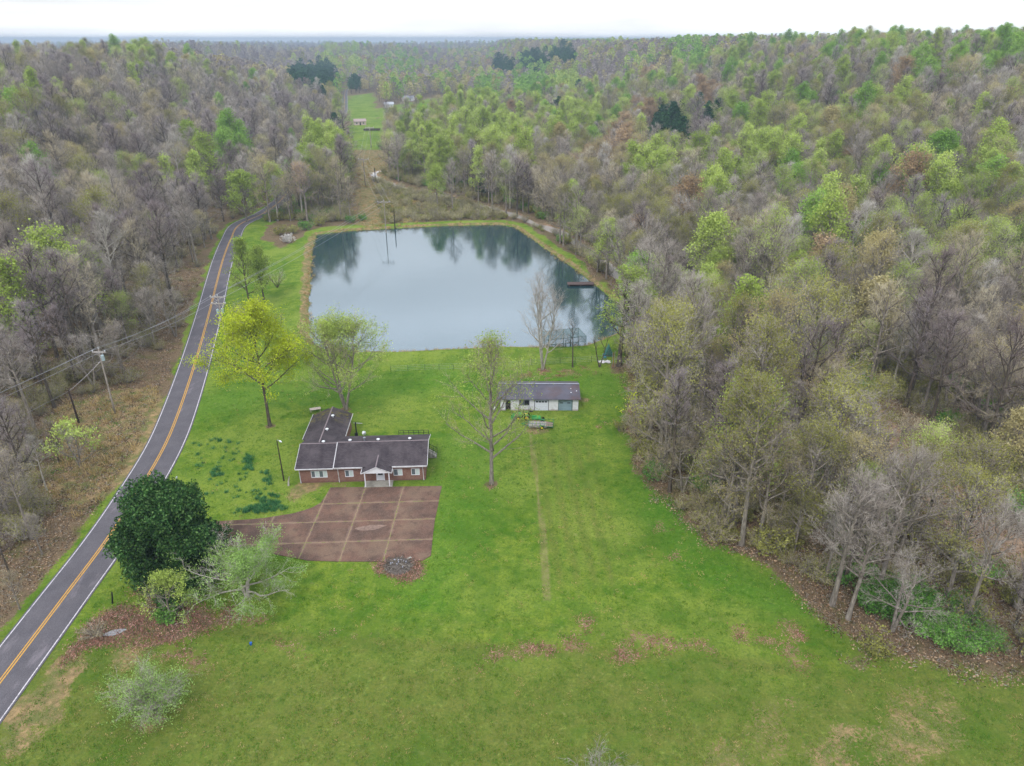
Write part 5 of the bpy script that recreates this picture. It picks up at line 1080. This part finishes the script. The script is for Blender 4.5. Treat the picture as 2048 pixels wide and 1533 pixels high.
own_tree('bare_tree', broadleaf(310, H=20, cb=.22, Rr=6.4, nl=26, nsub=7, ntw=4, ntt=4, r0=.17, tw=.022, up_=.85, stems=3, topw=.2, fine=1.2), ('bark_pale', 'twig', 'tan'), *up(1085, 740), 'leafless vase-shaped tree standing alone behind the white shed', z=-.05)
own_tree('bare_tree', broadleaf(311, H=10.5, cb=.45, Rr=1.8, nl=7, nsub=4, ntw=3, ntt=2, r0=.13, tw=.022, up_=.8), ('bark_dark', 'twig', 'tan'), *up(1145, 735), 'thin dark leafless tree between the white shed and the wire pen', z=-.05)
own_tree('bare_tree', broadleaf(312, H=8.2, cb=.35, Rr=2.6, nl=6, nsub=4, ntw=3, ntt=2, r0=.11, tw=.022, up_=.8, stems=2), ('bark_dark', 'twig', 'tan'), *up(1199, 735), 'small forked dark tree just left of the ladder', z=-.05)
own_tree('leafy_tree', broadleaf(313, H=21, cb=.3, Rr=7.0, nl=18, nsub=8, ntw=5, ntt=4, r0=.5, leaf=1.0, lsz=.2, tw=.03, up_=.5), ('bark_dark', 'twig', 'lime'), *up(1238, 733), 'thick trunked tree with lime topped crown beside the ladder', z=-.05)
own_tree('leafy_tree', broadleaf(314, H=18, cb=.22, Rr=3.6, nl=18, nsub=6, ntw=4, ntt=4, r0=.2, leaf=2.2, lsz=.17, tw=.028, up_=.65), ('bark_dark', 'twig', 'lime'), *up(500, 617), 'slender yellow-green tree nearer the road on the strip beside the pond', z=-.05)
own_tree('leafy_tree', broadleaf(315, H=14, cb=.22, Rr=3.2, nl=15, nsub=6, ntw=4, ntt=4, r0=.18, leaf=2.2, lsz=.17, tw=.028, up_=.6), ('bark_dark', 'twig', 'lime'), *up(528, 600), 'shorter slender green tree closer to the water on the strip beside the pond', z=-.05)
own_tree('bare_bush', shrub(316, 5.0, 2.5, 12, 0.12, .1, .03, .7), ('bark_dark', 'twig', 'olive'), *up(555, 575), 'small many-stemmed bare bush on the grass by the pond', cat='bush')
own_tree('leafy_tree', broadleaf(317, H=18, cb=.15, Rr=7.4, nl=20, nsub=8, ntw=5, ntt=4, r0=.28, leaf=2.0, lsz=.22, tw=.03), ('bark', 'twig', 'lime'), *up(494, 444), 'broad yellow-green tree where the road disappears from view')
own_tree('leafy_tree', broadleaf(318, H=22, cb=.3, Rr=4.2, nl=17, nsub=6, ntw=4, ntt=4, r0=.28, leaf=2.0, lsz=.26, tw=.03), ('bark_pale', 'twig', 'lime'), *hit(405, 420), 'tall bright green tree with a bare lower trunk left of the vanishing road')
own_tree('sapling', broadleaf(319, H=7, cb=.1, Rr=2.8, nl=16, nsub=6, ntw=4, ntt=3, r0=.1, leaf=2.0, lsz=.2, tw=.02, up_=.5, stems=2), ('bark', 'twig', 'lime'), *hit(162, 940), 'lone yellow-green sapling on the brown clearing beside the road', cat='tree')
own_tree('bare_bush', shrub(320, 4.2, 2.5, 22, .35, .09, .022, .9), ('bark', 'twig_pale', 'palegreen'), *up(1190, 1568), 'twiggy bush poking up at the bottom edge of the lawn', cat='bush')
own_tree('sapling', broadleaf(321, H=6.5, cb=.15, Rr=1.8, nl=10, nsub=5, ntw=4, ntt=3, r0=.08, leaf=2.0, lsz=.18, tw=.02), ('bark', 'twig', 'yellow'), *up(1262, 868), 'small yellow-green sapling at the wood edge right of the trailer')
own_tree('bush', shrub(322, 1.8, .7, 9, 1.2, .12, .02, .4), ('bark', 'twig', 'olive'), *up(1238, 862), 'tiny dark bush on the grass left of the yellow sapling', cat='bush')
# bright privet thicket at the lower wood edge
pv = [(1745, 1215, 2.9), (1800, 1235, 3.4), (1855, 1262, 3.2), (1905, 1290, 3.0), (1960, 1290, 2.5), (1780, 1190, 2.6), (1840, 1215, 2.8), (1925, 1235, 2.6)]
pk = ['privet%d' % i for i in range(2)]
for i, k in enumerate(pk): reg(k, shrub(330 + i, 3.2, 2.0, 26, 3.4, .10, .022, 1.0, .03, 12), 'bark', 'twig', 'privet')
pl = ['closest to the lawn bulge', 'in the front row, second from the lawn bulge', 'in the middle of the front row', 'in the front row, under the white dead limbs', 'at the far end by the fallen log', 'in the back row nearest the lawn', 'in the middle of the back row', 'at the far end of the back row']
for i, (px, py, h) in enumerate(pv):
    x, y = up(px, py); place('privet_bush', pk[i % 2], x, y, tz(x, y) - .05, h / 3.2 * 1.05, i * 1.3, 'bright green privet bush ' + pl[i], 'bush', 'privet thicket at the lower wood edge', parts=('trunk', 'crown'))
# bushes behind the pond's far left corner
bl = [(560, 470, 3.2, 'bushgreen0', 'olive bush nearest the road on the bank behind the pond'), (585, 468, 3.0, 'bushgreen0', 'second olive bush from the road behind the pond'), (610, 462, 3.6, 'bushgreen1', 'green bush above the left end of the far bank'), (640, 452, 3.4, 'bushgreen0', 'olive bush over the far bank corner'),
      (700, 446, 2.8, 'bushgreen1', 'low green bush behind the far bank, left of the tan corridor'), (725, 442, 2.6, 'bushgreen1', 'low green bush at the foot of the tan corridor'), (870, 440, 3.6, 'brush0', 'grey thicket bush behind the far bank, left of its middle'), (930, 436, 3.6, 'brush1', 'grey thicket bush behind the middle of the far bank'), (990, 432, 3.4, 'brush0', 'grey thicket bush behind the far bank, nearest the creek'), (765, 300, 5.5, 'bushgreen1', 'dark green bush beside the far creek bend')]
for px, py, h, k, lb in bl:
    x, y = up(px, py); place('bush', k, x, y, tz(x, y) - .05, h / 2.6, px * .7, lb, 'bush', 'bushes behind the pond')
reg('blossom', shrub(340, 2.6, 2.0, 14, 1.8, .15), 'bark', 'twig', 'white_blossom'); x, y = up(576, 486); place('blossom_bush', 'blossom', x, y, 0, 1.1, .4, 'small white blossoming bush at the far left corner of the pond', 'bush')
# fallen logs
for i, (a0, a1, r_, lb) in enumerate((((1900, 1255), (1925, 1290), .22, 'short pale fallen log beside the privet thicket'), ((1985, 1255), (2030, 1300), .16, 'dark fallen log at the lower wood edge'), ((1530, 428), (1590, 436), .2, 'pale fallen trunk lying on the far wood floor'), ((1395, 1040), (1470, 1085), .1, 'long thin fallen branch along the lawn edge'))):
    p, q = hit(*a0), hit(*a1); zz = max(tz(*p), tz(*q)) + r_ * .6
    o = MB().tube([(0, 0, 0), ((q[0] - p[0]) * .5, (q[1] - p[1]) * .5 + .15, .05), (q[0] - p[0], q[1] - p[1], 0)], [r_, r_ * .9, r_ * .6], 8).build('fallen_log', M['bark_pale'] if i % 2 == 0 else M['bark_dark'], None, True); o.location = (p[0], p[1], zz); tag(o, lb, 'log')
# mown tufts, daffodil leaves, bank reeds: ground cover
def tuft(seed, n, h, w, sp, leafm):
    T = Tree(seed); r = T.r
    for i in range(n):
        a = r.uniform(0, 6.28); q = sp * math.sqrt(r.random()); p = Vector((q * math.cos(a), q * math.sin(a), 0)); e = p + Vector((r.gauss(0, .35) * h, r.gauss(0, .35) * h, h * r.uniform(.6, 1.1))); d = Vector((math.cos(a * 3), math.sin(a * 3), 0)) * w
        T.lV += [p - d, p + d, e + d * .3, e - d * .3]; T.l4v.append(r.random())
    T.V = [Vector((0, 0, -.05)), Vector((.01, 0, -.05)), Vector((0, .01, -.05))]; T.F4 = []
    return T
M['g_dark'] = leafmat('grass_dark', ['3f6a1a', '527f22', '66942e'], .2); M['g_light'] = leafmat('grass_light', ['6a862e', '7c943a', '92a44a'], .2); M['g_dry'] = leafmat('grass_dry', ['9a8552', 'b49c68', 'c9b284'], .2)
M['leaflit'] = leafmat('fallen_leaves', ['7d5446', 'a07464', 'c09a8c'], 0)
for i, (k, m_) in enumerate((('gd', 'g_dark'), ('gl', 'g_light'), ('gr', 'g_dry'))): reg('tuft_' + k, tuft(400 + i, 12, .16, .035, .35, m_), 'bark', 'twig', m_)
reg('tuft_daff', tuft(405, 26, .38, .03, .3, 'daff'), 'bark', 'twig', 'daff'); reg('tuft_reed', tuft(406, 24, .6, .03, .4, 'g_dry'), 'bark', 'twig', 'g_dry')
T = Tree(407)
for _ in range(22): T.leaf(Vector((T.r.gauss(0, .4), T.r.gauss(0, .4), abs(T.r.gauss(0, .03)))), .085, T.r.random())
T.V = [Vector((0, 0, -.05)), Vector((.01, 0, -.05)), Vector((0, .01, -.05))]; reg('leaves', T, 'bark', 'twig', 'leaflit')
P = []; y = 40.0
while y < 150:
    sp = .42 + (y - 40) * .006; half = .72 * (y * .9 + 26) + 2; xs = np.arange(-half, half, sp); P.append(np.stack([xs, np.full(xs.shape, y)], -1)); y += sp
P = np.concatenate(P); P += NR.uniform(-.3, .3, P.shape); lw_ = sdist(P[:, 0], P[:, 1], LAWN); rdx = P[:, 0] - RX(P[:, 1])
ok = (lw_ > .5) & (rdx > 4.2) & (sdist(P[:, 0], P[:, 1], LOT) < -.3) & (sdist(P[:, 0], P[:, 1], [loc2w(-1.2, -2), loc2w(19.5, -2), loc2w(19.5, 17), loc2w(-1.2, 17)]) < 0) & (sdist(P[:, 0], P[:, 1], POND) < -1.5) & (ldist(P[:, 0], P[:, 1], [sw0, sw1]) > 1)
P = P[ok]; n1 = fbm(P[:, 0] / 5, P[:, 1] / 5, 111, 3); n2 = fbm(P[:, 0] / 1.3, P[:, 1] / 1.3, 112, 2); zz = terrain(P[:, 0], P[:, 1])
keep = n2 > .42; it = []
for i in np.nonzero(keep)[0]:
    u = R.random() * .5 + n1[i] * .5 + (.04 if P[i, 1] < 62 else 0); k = 'tuft_gd' if u < .5 else ('tuft_gl' if u < .74 else 'tuft_gr'); it.append((k, P[i, 0], P[i, 1], zz[i] - .02, R.uniform(.6, 1.2), R.uniform(0, 6.28)))
scatter_object('grass', it, {q[0] for q in it}, 'short grass tufts over the mown lawn')
ntuft = len(it)
it = []
def sprinkle(k, poly, n, s0, s1, noise=0):
    w = [up(*p) for p in poly]; xs = [p[0] for p in w]; ys = [p[1] for p in w]; c = 0
    while c < n:
        x, y = R.uniform(min(xs), max(xs)), R.uniform(min(ys), max(ys))
        if sdist(np.array([x]), np.array([y]), w)[0] > 0: it.append((k, x, y, tz(x, y) - .01, R.uniform(s0, s1), R.uniform(0, 6.28))); c += 1
for poly, n in ((((465, 1024), (500, 1012), (560, 1005), (575, 1020), (520, 1027), (470, 1028)), 110), (((500, 980), (525, 975), (560, 995), (562, 1015), (540, 1015), (510, 1000)), 45), (((490, 910), (505, 915), (505, 940), (485, 940)), 30), (((385, 880), (480, 870), (520, 960), (480, 1000), (400, 990)), 60), (((420, 940), (445, 935), (450, 950), (425, 955)), 25), (((515, 935), (535, 940), (545, 970), (530, 970)), 20)): sprinkle('tuft_daff', poly, n, .6, 1.3)
scatter_object('daffodil_leaves', it, {'tuft_daff'}, 'blue-green clumps of daffodil leaves on the lawn beside the road')
it = []
for i in range(len(POND)):
    (x0, y0), (x1, y1) = POND[i], POND[(i + 1) % len(POND)]; L = math.hypot(x1 - x0, y1 - y0)
    for k in range(int(L * 2.2)):
        t = R.random(); x, y = x0 + (x1 - x0) * t + R.gauss(0, .5), y0 + (y1 - y0) * t + R.gauss(0, .5)
        if R.random() < .75: it.append(('tuft_reed' if R.random() < .6 else 'tuft_gl', x, y, max(tz(x, y), -.5) - .02, R.uniform(.4, 1.2), R.uniform(0, 6.28)))
P = scatter(95, 420, 1.5, 55); 
m = (sdist(P[:, 0], P[:, 1], LAWN) < 9e9)
xx, yy = np.meshgrid(np.arange(-100, -20, 1.1), np.arange(75, 420, 1.1)); xx = (xx + NR.uniform(-.5, .5, xx.shape)).ravel(); yy = (yy + NR.uniform(-.5, .5, yy.shape)).ravel()
m = ((sdist(xx, yy, CLEAR) > -1) & (NR.rand(len(xx)) < .8)) | ((sdist(xx, yy, CORR) > -2) & (NR.rand(len(xx)) < .35)); n1 = fbm(xx / 6, yy / 6, 41, 2); m &= (n1 > .36) & (np.abs(xx - RX(yy)) > 4.6); zz = terrain(xx, yy)
for i in np.nonzero(m)[0]: it.append((('tuft_reed', 'tuft_gr', 'tuft_gd')[int(R.random() * 2.99)], xx[i], yy[i], zz[i] - .02, R.uniform(.7, 1.8), R.uniform(0, 6.28)))
scatter_object('dry_grass', it, {q[0] for q in it}, 'tan dry grass on the banks and roadside clearing')
it = []
sel = (drift > .3) & (fy < 140); ys_ = np.nonzero(sel)[0]
for i in ys_:
    for _ in range(2 if fy[i] > 80 else 3):
        if R.random() < min(1, drift[i]) * .42: x, y = fx[i] + R.uniform(-.5, .5), fy[i] + R.uniform(-.5, .5); it.append(('leaves', x, y, fz[i] + .03, R.uniform(.6, 1.3), R.uniform(0, 6.28)))
sel = np.nonzero((np.maximum(lit, 0) > .4) & (fy < 90))[0]
for i in sel:
    for _ in range(2): it.append(('leaves', fx[i] + R.uniform(-.5, .5), fy[i] + R.uniform(-.5, .5), fz[i] + .03, R.uniform(.6, 1.3), R.uniform(0, 6.28)))
M['lit_b'] = leafmat('litter_brown', ['4a3a2e', '806650', 'b39a7e'], 0)
T = Tree(409)
for _ in range(26): T.leaf(Vector((T.r.gauss(0, .5), T.r.gauss(0, .5), abs(T.r.gauss(0, .04)))), .12, T.r.random())
for _ in range(5):
    p_ = Vector((T.r.gauss(0, .4), T.r.gauss(0, .4), .04)); T.twig(p_, p_ + Vector((T.r.gauss(0, .5), T.r.gauss(0, .5), T.r.uniform(0, .2))), .02, T.r.random())
T.V = [Vector((0, 0, -.05)), Vector((.01, 0, -.05)), Vector((0, .01, -.05))]; reg('litter', T, 'bark', 'twig_pale', 'lit_b')
P = []; y = 40.0
while y < 210:
    sp = .95 + (y - 40) * .006; half = .73 * (y * .9 + 26) + 4; xs = np.arange(-half, half, sp); P.append(np.stack([xs, np.full(xs.shape, y)], -1)); y += sp
P = np.concatenate(P); P += NR.uniform(-.6, .6, P.shape); m = (sdist(P[:, 0], P[:, 1], LAWN) + 5 * (fbm(P[:, 0] / 4, P[:, 1] / 4, 51, 3) - .5) < .8) & ((P[:, 0] > 0) | (P[:, 0] < RX(P[:, 1]) - 4.8)) & (sdist(P[:, 0], P[:, 1], POND) < -2)
P = P[m]; zz = terrain(P[:, 0], P[:, 1])
for (x, y), z in zip(P, zz): it.append(('litter', x, y, z + .02, R.uniform(.7, 1.4), R.uniform(0, 6.28)))
scatter_object('fallen_leaves', it, {'leaves', 'litter'}, 'drifts of fallen brown leaves on the lawn')

# ------------------------------------------------------------------ utility poles and wires
polew = bark('pole_wood', '857b72', 'a89e94'); creo = bark('creosote', '2c2320', '473a34'); insul = simple('insulator', 'c4c6ca', .3, .05); tank = simple('transformer_grey', '9fb0b4', .45, .06, spec=.5)
def pole(x, y, h, lean, label, arms=((0, 1.2),), tanks=(), dark=False, ang=0.0, s_=1.0, z=None):
    z = tz(x, y) if z is None else z; o = empty('utility_pole', (x, y, z), ang, label, 'utility pole', 'utility poles along the road'); lx, ly = lean; n = 5
    top = lambda t: Vector((lx * t * t, ly * t * t, h * t)); MB().tube([top(i / n) - Vector((0, 0, .3 if i == 0 else 0)) for i in range(n + 1)], [.17 * s_ - .07 * s_ * i / n for i in range(n + 1)], 10).build('pole', creo if dark else polew, o, True)
    for dz_, w_ in arms:
        c = top(1 - dz_ / h); arm = MB().box(c.x - w_, c.x + w_, c.y - .14 * s_, c.y - .02 * s_, c.z - .12 * s_, c.z + .12 * s_).bar((c.x - w_ * .6, c.y - .1, c.z - .05), (c.x, c.y - .1, c.z - .9), .04, .04).bar((c.x + w_ * .6, c.y - .1, c.z - .05), (c.x, c.y - .1, c.z - .9), .04, .04).build('crossarm', simple('arm_wood', 'a9a29c', .8), o)
        for q in (-.92, .92) if w_ < 1.5 else (-.92, -.3, .92): MB().tube([(c.x + w_ * q, c.y - .08, c.z + .12 * s_), (c.x + w_ * q, c.y - .08, c.z + .2 * s_), (c.x + w_ * q, c.y - .08, c.z + .3 * s_), (c.x + w_ * q, c.y - .08, c.z + .36 * s_)], [.05 * s_, .12 * s_, .09 * s_, .04 * s_], 8).build('insulator', insul, arm)
    if arms: MB().tube([top(1), top(1) + Vector((0, 0, .25)), top(1) + Vector((0, 0, .4))], [.05, .1, .05], 8).build('insulator', insul, o)
    for dz_, sx in tanks:
        c = top(1 - dz_ / h) + Vector((sx * .5, -.1, 0)); MB().tube([c + Vector((0, 0, -.55)), c + Vector((0, 0, .4)), c + Vector((0, 0, .47))], [.27, .27, .14], 14).tube([c + Vector((.1, 0, .45)), c + Vector((.1, 0, .7))], .05, 6).bar(c, c - Vector((sx * .5, 0, 0)), .06, .1).build('transformer', tank, o)
    return Vector((x + lx, y + ly, z + h))
A1 = pole(-70.6, 113.3, 12.2, (-.15, .35), 'grey crossarm pole with a transformer on the brown clearing', ((.55, 1.15),), ((1.5, .9),))
A3 = pole(-61.0, 142.5, 12.0, (-.1, 0), 'roadside pole with two crossarms and transformers above the yellow tree', ((.2, 1.55), (1.6, 1.5)), ((3.3, -1), (3.1, 1)))
A4 = pole(-43.6, 247.5, 12.0, (0, .2), 'crossarm pole on the tan strip right behind the pond', ((.3, 2.2),), s_=1.0)
A5 = pole(-66.4, 333.0, 12.0, (0, 0), 'crossarm pole midway up the tan corridor, left of the creek bend', ((.3, 2.4),), s_=1.4)
A6 = pole(-86.4, 461.0, 12.0, (0, 0), 'farthest crossarm pole, in the green valley meadow', ((.3, 2.6),), s_=1.7)
S1 = pole(-74.7, 109.1, 6.2, (-.25, .2), 'short black creosoted pole left of the crossarm pole', (), dark=True, s_=1.1)
S2 = pole(*up(790, 455), 7.0, (0, .1), 'short dark pole at the water edge behind the pond', (), dark=True, s_=1.2)
S3 = pole(*up(751, 362), 6.0, (0, 0), 'short dark pole standing beside the far creek bend', (), dark=True, s_=1.6)
wirem = simple('wire', 'a5a2a8', .4, .05, metal=.5)
def wire(a, b, label, sag=1.2, r_=.028, grp='overhead wires along the road'):
    a, b = Vector(a), Vector(b); n = 12; pts = [a.lerp(b, i / n) - Vector((0, 0, sag * 4 * (i / n) * (1 - i / n))) for i in range(n + 1)]
    o = MB().tube([p - a for p in pts], r_, 4).build('power_line', wirem); o.location = a; tag(o, label, 'wire', grp)
END = Vector((-95, 56, 12)); spans = [(A1, A3, 1.0, 1.4, 'between the clearing pole and the double crossarm pole'), (A3, A4, 1.4, 2.0, 'over the pond corner'), (A4, A5, 2.0, 2.2, 'up the tan corridor'), (A5, A6, 2.2, 2.4, 'towards the valley meadow')]
for P_, Q_, w0, w1, lb in spans:
    for nm, k in (('road side', -1), ('middle', 0), ('far side', 1)): wire(P_ + Vector((w0 * k, -.05, -.2 if k else .35)), Q_ + Vector((w1 * k, -.05, .05 if k else .35)), '%s wire of the three running %s' % (nm, lb), .8, .026)
for nm, k in (('road side', 1), ('middle', 0), ('hill side', -1)): wire(A1 + Vector((1.05 * k, -.05, -.2 if k else .35)), END + Vector((1.0 * k, 0, .3 if k == 0 else 0)), '%s wire leaving the clearing pole towards the near hillside' % nm, .9)
wire(A1 + Vector((.1, 0, -2)), S1 - Vector((0, 0, .2)), 'short service wire from the clearing pole to the short black pole', .2, .022); wire(S1 - Vector((0, 0, .2)), (-92, 66, 6), 'service wire leaving the short black pole towards the near hillside', .6, .022)

# ------------------------------------------------------------------ far houses in the valley
def cottage(px, py, w, d, h, roofc, wallc, label, rz=0.0):
    x, y = up(px, py); o = empty('cottage', (x, y, tz(x, y)), rz, label, 'house'); wc = simple('cottage_wall_' + wallc, wallc, .8); rc = simple('cottage_roof_' + roofc, roofc, .8)
    b = MB().box(-w / 2, w / 2, -d / 2, d / 2, -.3, h); b.prism([(-d / 2, h), (d / 2, h), (0, h + d * .26)], -w / 2, w / 2, axis='x').build('wall', wc, o)
    r = MB(); slab(r, (-w / 2 - .4, -d / 2 - .4, h - .05), (w / 2 + .4, -d / 2 - .4, h - .05), (w / 2 + .4, 0, h + d * .26 + .15), (-w / 2 - .4, 0, h + d * .26 + .15)); slab(r, (-w / 2 - .4, 0, h + d * .26 + .15), (w / 2 + .4, 0, h + d * .26 + .15), (w / 2 + .4, d / 2 + .4, h - .05), (-w / 2 - .4, d / 2 + .4, h - .05)); r.build('roof', rc, o)
    for k in (-.3, .28): MB().box(w * k - .6, w * k + .6, -d / 2 - .04, -d / 2 + .05, 1.0, 2.0).build('window', glass_d, o)
    MB().box(-.5, .5, -d / 2 - .05, -d / 2 + .05, 0, 2.1).build('door', darkm, o)
cottage(720, 250, 9, 6, 2.8, 'a08e88', 'c8b4ac', 'pinkish cottage beside the road in the valley meadow', .3)
cottage(838, 229, 12, 7, 3, 'bfc4ca', 'e0e2e6', 'long white low house in the far valley field'); cottage(778, 215, 9, 7, 3, 'a8aab0', 'd8d8da', 'small white house left of the far valley field', .2)
cottage(817, 202, 12, 8, 3.0, '8f8f96', 'dddddf', 'white farmhouse behind the far valley field', -.2); cottage(953, 194, 15, 9, 3.2, '9a9ca4', 'e4e6ea', 'white farmhouse among trees at the far end of the valley field', .1)
x, y = up(744, 262); o = empty('footbridge', (x, y, 0), .1, 'dark little bridge across the ditch in the valley meadow', 'bridge'); MB().box(-6, 6, -1.2, 1.2, .4, .7).build('deck', M['bark_dark'], o); MB().box(-6, 6, -1.25, -1.1, .7, 1.5).box(-6, 6, 1.1, 1.25, .7, 1.5).build('railing', M['bark_dark'], o)

# ------------------------------------------------------------------ the air between
hm = bpy.data.materials.new('haze_air'); hm.use_nodes = True; hn = hm.node_tree.nodes; hn.clear()
ho = hn.new('ShaderNodeOutputMaterial'); hv = hn.new('ShaderNodeVolumePrincipled'); hv.inputs['Color'].default_value = (.42, .53, .66, 1); hv.inputs['Density'].default_value = 2.8e-4; hv.inputs['Anisotropy'].default_value = 0.1
hm.node_tree.links.new(hv.outputs[0], ho.inputs['Volume'])
hz = MB().box(-7600, 7600, -600, 8000, -4, 76).build('haze', hm); tag(hz, 'thin pale blue air', kind='stuff')
print('top', fz.max(), max(t[3] + 19 * t[4] for t in trees))
